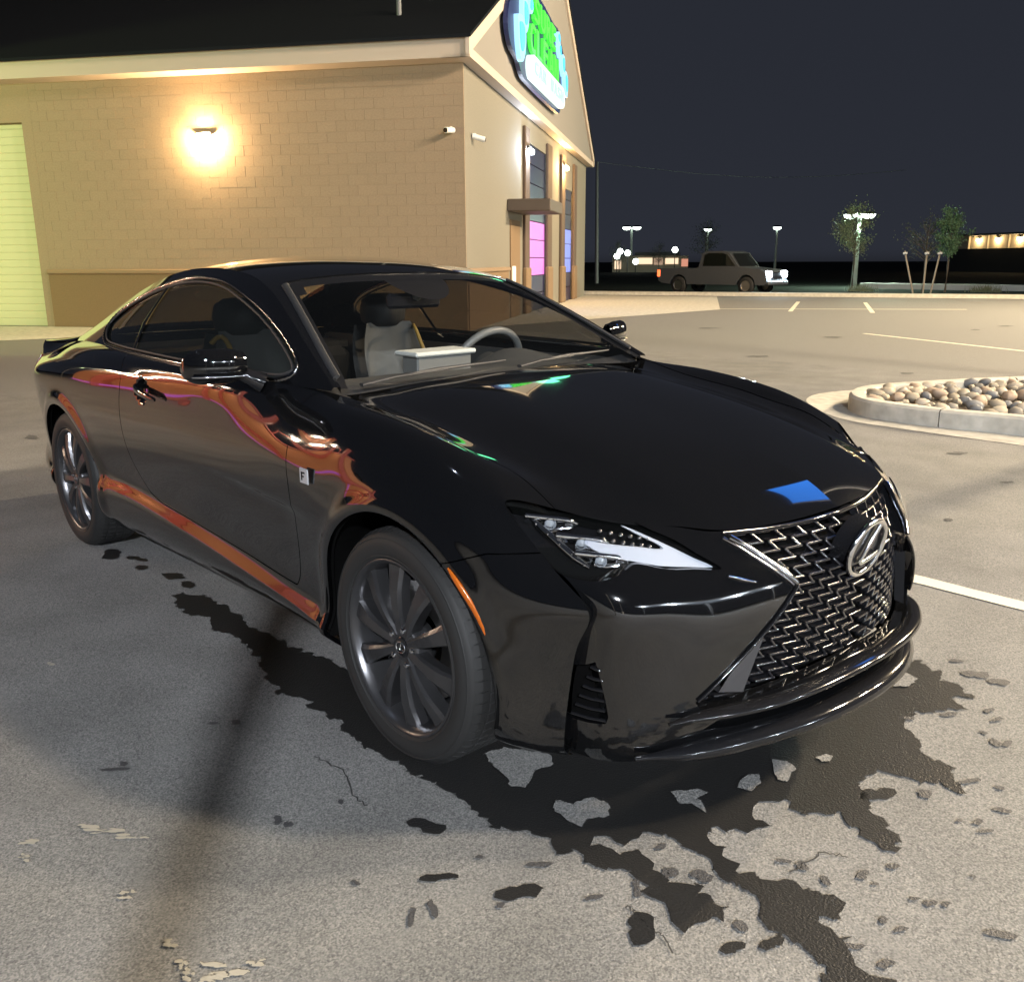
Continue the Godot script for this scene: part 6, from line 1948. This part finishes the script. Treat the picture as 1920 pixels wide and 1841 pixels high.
func build_wheels() -> void:
	var tyre := lathe([[0.246, -0.016], [0.256, -0.008], [0.266, -0.0045], [0.284, 0.0], [0.302, -0.003], [0.318, -0.012], [0.327, -0.024], [0.3315, -0.038], [0.333, -0.06], [0.3335, -0.10], [0.3335, -0.14], [0.333, -0.18], [0.330, -0.20], [0.315, -0.225], [0.28, -0.236], [0.246, -0.22]], 96, Vector3(0, 0, 1))
	# rings moulded in the sidewall, and tread blocks
	for r in [[0.262, -0.0045], [0.311, -0.0065]]:
		tyre.add(lathe([[r[0] - 0.0025, r[1] - 0.002], [r[0], r[1] + 0.0022], [r[0] + 0.0025, r[1] - 0.002]], 72, Vector3(0, 0, 1)))
	var tread := Soup.new()
	for k in 66:
		var a := TAU * k / 66.0
		for row in [[-0.020, -0.056, 0.3285, 0.3345], [-0.066, -0.098, 0.333, 0.3352], [-0.108, -0.140, 0.333, 0.3352], [-0.150, -0.186, 0.332, 0.335]]:
			var w := 0.0135
			var bx := box(Vector3(row[2] - 0.004, -w, row[1]), Vector3(row[3], w, row[0]), 0.0015) if row[0] != -0.020 else Soup.new()
			if row[0] == -0.020:
				var q := []
				for t in [-w, w]:
					q.append(Vector3(0.3255, t, -0.0205)); q.append(Vector3(0.3345, t, -0.040)); q.append(Vector3(0.3352, t, -0.057)); q.append(Vector3(0.320, t, -0.057))
				bx.quad_out(q[0], q[1], q[5], q[4], Vector3(0.3, 0, -0.05)); bx.quad_out(q[1], q[2], q[6], q[5], Vector3(0.3, 0, -0.05))
				bx.quad_out(q[0], q[1], q[2], q[3], Vector3(0.328, 0.5, -0.04)); bx.quad_out(q[4], q[5], q[6], q[7], Vector3(0.328, -0.5, -0.04))
				bx.quad_out(q[2], q[3], q[7], q[6], Vector3(0.32, 0, 0))
			tread.add(bx.moved(Transform3D(Basis(Vector3(0, 0, 1), a + row[0] * 0.6), Vector3.ZERO)))
	var rim := lathe([[0.2505, -0.018], [0.2525, -0.012], [0.2515, -0.0085], [0.246, -0.0085], [0.240, -0.016], [0.2345, -0.026], [0.229, -0.040], [0.224, -0.09], [0.222, -0.15], [0.228, -0.21]], 96, Vector3(0, 0, 1))
	# ten spokes in five pairs
	var spokes := []
	for k in 10:
		var a0 := TAU * (k / 2) / 5.0 + 0.55
		var sgn := 1.0 if k % 2 else -1.0
		var s := Soup.new()
		var secs := []
		for j in 9:
			var f := j / 8.0
			var r := lerpf(0.036, 0.241, f)
			var ang := a0 + sgn * lerpf(0.30, 0.285, smoothstep(0.0, 1.0, f)) + sgn * 0.02 * f
			var half := lerpf(0.0150, 0.0285, smoothstep(0.1, 1.0, f)) + 0.006 * smoothstep(0.75, 1.0, f)
			var zf := lerpf(-0.020, -0.012, smoothstep(0.0, 0.35, f)) - 0.014 * smoothstep(0.55, 1.0, f)
			var dir := Vector3(cos(ang), sin(ang), 0); var tan := Vector3(-sin(ang), cos(ang), 0)
			var c := dir * r
			# the face slopes: one edge proud, the other lower
			secs.append([c + tan * half * sgn + Vector3(0, 0, zf - 0.016), c + tan * half * 0.82 * sgn + Vector3(0, 0, zf - 0.004), c - tan * half * 0.55 * sgn + Vector3(0, 0, zf), c - tan * half * sgn + Vector3(0, 0, zf - 0.007), c - tan * half * 0.9 * sgn + Vector3(0, 0, zf - 0.045), c + tan * half * 0.9 * sgn + Vector3(0, 0, zf - 0.045)])
		for j in 8:
			var mid := Vector3.ZERO
			for q in secs[j]: mid += q / 12.0
			for q in secs[j + 1]: mid += q / 12.0
			for q in 6:
				s.quad_out(secs[j][q], secs[j][(q + 1) % 6], secs[j + 1][(q + 1) % 6], secs[j + 1][q], mid)
		spokes.append(s.mesh())
	var hub := lathe([[0.0, -0.026], [0.030, -0.026], [0.036, -0.022], [0.062, -0.024], [0.070, -0.034], [0.072, -0.07], [0.060, -0.10]], 40, Vector3(0, 0, 1))
	var cap := lathe([[0.0, -0.0195], [0.024, -0.0205], [0.0295, -0.0235], [0.0305, -0.027]], 32, Vector3(0, 0, 1))
	var logo := Soup.new()
	var ring := PackedVector3Array()
	for k in 25: ring.append(Vector3(cos(TAU * k / 24.0) * 0.021, sin(TAU * k / 24.0) * 0.0155, -0.0192))
	logo.add(tube(ring, 0.0018, 6, 1.0, Vector3(0, 0, 1), false))
	logo.add(tube(PackedVector3Array([Vector3(0.008, 0.0135, -0.0187), Vector3(-0.006, -0.008, -0.0187), Vector3(0.016, -0.0065, -0.0187)]), 0.0016, 6, 1.0, Vector3(0, 0, 1)))
	var nut := lathe([[0.0, -0.0165], [0.006, -0.0165], [0.0085, -0.019], [0.0095, -0.030]], 6, Vector3(0, 0, 1), Vector3.ZERO, true)
	var disc := lathe([[0.085, -0.098], [0.090, -0.094], [0.172, -0.094], [0.172, -0.122], [0.09, -0.122]], 64, Vector3(0, 0, 1), Vector3.ZERO, true)
	var cal := Soup.new()
	for k in 8:
		var a0 := deg_to_rad(150.0 + 8.0 * k); var a1 := deg_to_rad(150.0 + 8.0 * (k + 1))
		var q := []
		for a in [a0, a1]:
			for rz in [[0.105, -0.075], [0.182, -0.075], [0.188, -0.085], [0.188, -0.135], [0.105, -0.135]]: q.append(Vector3(cos(a) * rz[0], sin(a) * rz[0], rz[1]))
		var mid := Vector3(cos((a0 + a1) * 0.5), sin((a0 + a1) * 0.5), 0) * 0.15 + Vector3(0, 0, -0.1)
		for j in 5: cal.quad_out(q[j], q[(j + 1) % 5], q[5 + (j + 1) % 5], q[5 + j], mid)
	var meshes := {"tyre": tyre.mesh(), "tread": tread.mesh(), "rim": rim.mesh(), "hub": hub.mesh(), "centre_cap": cap.mesh(), "centre_badge": logo.mesh(), "lug_nut": nut.mesh(), "brake_disc": disc.mesh(), "brake_caliper": cal.mesh()}
	for w in [[0.0, 0.896, 1.0, 0.2, 1.0], [-2.73, 0.902, 1.0, 0.5, 0.0], [0.0, -0.896, -1.0, 0.9, -1.0], [-2.73, -0.902, -1.0, 0.1, 0.0]]:
		var n := Node3D.new()
		n.name = "wheel"
		car.add_child(n, true)
		n.position = Vector3(w[0], 0.3335, w[1])
		n.rotation = Vector3(0, 0.0 if w[2] > 0 else PI, 0)
		if w[4] != 0.0: n.rotation.y += deg_to_rad(-1.0)
		var roll := Node3D.new()
		for k in meshes:
			if k in ["lug_nut"]:
				for j in 5:
					var o := put(k, meshes[k], M.chrome, n)
					var a: float = TAU * j / 5.0 + 0.55 + TAU / 10.0 + w[3]
					o.position = Vector3(cos(a) * 0.052, sin(a) * 0.052, 0)
				continue
			var o := put(k, meshes[k], {"tyre": M.tyre, "tread": M.tyre, "rim": M.rim, "hub": M.rim, "centre_cap": M.black_gloss, "centre_badge": M.chrome, "brake_disc": M.disc, "brake_caliper": M.caliper}[k], n)
			if k != "brake_caliper": o.rotation.z = w[3]
			if k == "tread": o.set_meta("kind", "stuff")
		for k in 10:
			var o := put("spoke", spokes[k], M.rim, n)
			o.rotation.z = w[3]
		# the arch behind the wheel
		var liner := Soup.new()
		var R := 0.398
		for k in 40:
			var a0 := deg_to_rad(-14.0 + 208.0 * k / 40.0); var a1 := deg_to_rad(-14.0 + 208.0 * (k + 1) / 40.0)
			var z1: float = 0.872; var z0 := 0.56
			var d0 := Vector3(cos(a0), sin(a0), 0) * R; var d1 := Vector3(cos(a1), sin(a1), 0) * R
			var c := Vector3(w[0], 0.335, 0)
			liner.quad(c + d0 + Vector3(0, 0, z0), c + d1 + Vector3(0, 0, z0), c + d1 + Vector3(0, 0, z1), c + d0 + Vector3(0, 0, z1))
			liner.quad(c + Vector3(0, 0, z0), c + d0 + Vector3(0, 0, z0), c + d1 + Vector3(0, 0, z0), c + Vector3(0, 0, z0))
			liner.flat(c + Vector3(0, 0, z0), c + d0 + Vector3(0, 0, z0), c + d1 + Vector3(0, 0, z0))
		put("wheel_arch_liner", (liner if w[2] > 0 else liner.mirror()).mesh(), M.void_black, car)

func seat_back_soup() -> Soup:
	var G := []
	for i in 9:
		var f := i / 8.0
		var row := []
		for j in 9:
			var a := (j / 8.0 - 0.5) * 2.0
			var w := lerpf(0.23, 0.17, f) * (1.0 - 0.25 * smoothstep(0.8, 1.0, f))
			var wing := 0.06 * pow(absf(a), 2.5) * (1.0 - f * 0.5)
			row.append(Vector3(-0.10 * f * 2.2 + wing, 0.62 * f, a * w))
		G.append(row)
	return grid_soup(surface(G, 24, 24), func(_q): return Vector3(1, 0.2, 0))

func build_interior() -> void:
	var tub := Soup.new()
	tub.add(box(Vector3(-3.0, 0.26, -0.74), Vector3(-0.62, 0.30, 0.74)))
	tub.add(box(Vector3(-0.66, 0.30, -0.74), Vector3(-0.62, 0.93, 0.74)))
	tub.add(box(Vector3(-3.0, 0.30, -0.74), Vector3(-2.96, 0.93, 0.74)))
	tub.add(box(Vector3(-3.25, 0.90, -0.60), Vector3(-2.55, 0.935, 0.60)))
	for z in [-0.76, 0.72]: tub.add(box(Vector3(-3.0, 0.30, z), Vector3(-0.62, 0.955, z + 0.04)))
	put("cabin_tub", tub.mesh(), M.trim_dark, car)
	# dashboard with hood over the dials
	var G := []
	for z in [-0.74, -0.62, -0.50, -0.37, -0.24, -0.12, 0.1, 0.4, 0.74]:
		var hump := 0.055 * exp(-pow((z + 0.37) / 0.15, 4.0))
		G.append([Vector3(-0.60, 0.955, z), Vector3(-0.75, 0.965 + hump * 0.2, z), Vector3(-0.88, 0.958 + hump, z), Vector3(-0.965, 0.925 + hump, z), Vector3(-0.98, 0.85, z), Vector3(-0.94, 0.70, z), Vector3(-0.90, 0.5, z)])
	put("dashboard", grid_soup(surface(G, 60, 40), func(_q): return Vector3(-0.5, 1, 0)).mesh(), M.trim_dark, car)
	var scr := box(Vector3(-0.90, 0.955, -0.06), Vector3(-0.80, 1.035, 0.20), 0.006)
	put("display_housing", scr.mesh(), M.trim_grey, car)
	put("display_hood", box(Vector3(-0.93, 1.022, -0.075), Vector3(-0.785, 1.040, 0.215), 0.006).mesh(), M.trim_pale, car)
	# steering wheel
	var sw := Node3D.new()
	sw.name = "steering_wheel"
	car.add_child(sw)
	sw.position = Vector3(-1.08, 0.915, -0.37)
	sw.rotation = Vector3(0, 0, deg_to_rad(-24))
	var ring := PackedVector3Array()
	for k in 41: ring.append(Vector3(0, sin(TAU * k / 40.0) * 0.182, cos(TAU * k / 40.0) * 0.188))
	put("wheel_rim", tube(ring, 0.0165, 10, 1.0, Vector3(1, 0, 0), false).mesh(), M.trim_grey, sw)
	put("airbag_hub", lathe([[0.0, 0.03], [0.05, 0.028], [0.075, 0.01], [0.07, -0.02]], 24, Vector3(-1, 0, 0)).mesh(), M.trim_dark, sw)
	for a in [0.0, PI, -PI / 2]:
		put("wheel_spoke", tube(PackedVector3Array([Vector3(0, sin(a) * 0.05, cos(a) * 0.05), Vector3(0, sin(a) * 0.18, cos(a) * 0.18)]), 0.02, 8, 0.4, Vector3(1, 0, 0)).mesh(), M.trim_grey, sw)
	# front seats, belts and rear bench
	var back := seat_back_soup()
	for z in [0.375, -0.375]:
		var st := Node3D.new()
		st.name = "front_seat"
		car.add_child(st, true)
		st.position = Vector3(-1.62, 0.46, z)
		put("seat_back", back.mesh(), M.seat_mid, st)
		put("seat_back_shell", back.offset(-0.07).flipped().mesh(), M.trim_dark, st)
		var cush := box(Vector3(-0.05, -0.14, -0.24), Vector3(0.48, 0.03, 0.24), 0.04)
		put("seat_cushion", cush.mesh(), M.seat_mid, st)
		var hr := lathe([[0.0, -0.085], [0.07, -0.08], [0.10, -0.05], [0.105, 0.0], [0.095, 0.05], [0.06, 0.075], [0.0, 0.08]], 20, Vector3.UP)
		put("headrest", hr.moved(Transform3D(Basis(Vector3(0.5, 0, 0), Vector3(0, 1, 0), Vector3(0, 0, 1.25)), Vector3(-0.235, 0.68, 0))).mesh(), M.trim_dark, st)
		var sg := signf(z)
		var belt := PackedVector3Array([Vector3(-0.20, 0.57, 0.16 * sg), Vector3(-0.16, 0.60, 0.13 * sg), Vector3(-0.08, 0.50, 0.12 * sg), Vector3(0.0, 0.25, 0.17 * sg), Vector3(0.04, 0.05, 0.22 * sg)])
		put("seat_piping", tube(spline(chord([belt]), belt, even(20)), 0.012, 6, 0.5, Vector3(1, 0, 0)).mesh(), M.tan, st)
	var rb := box(Vector3(-2.75, 0.45, -0.62), Vector3(-2.50, 0.93, 0.62), 0.07)
	put("rear_bench", rb.mesh(), M.trim_dark, car)
	# inside mirror and sensor block behind the glass
	put("inside_mirror", box(Vector3(-1.10, 1.185, -0.13), Vector3(-1.07, 1.245, 0.13), 0.012).mesh(), M.black_gloss, car)
	put("mirror_mount", tube(PackedVector3Array([Vector3(-1.03, 1.262, 0), Vector3(-1.07, 1.23, 0)]), 0.02, 8).mesh(), M.trim_grey, car)
	put("roof_lining", box(Vector3(-2.3, 1.285, -0.45), Vector3(-1.3, 1.30, 0.45), 0.005).mesh(), M.trim_dark, car)
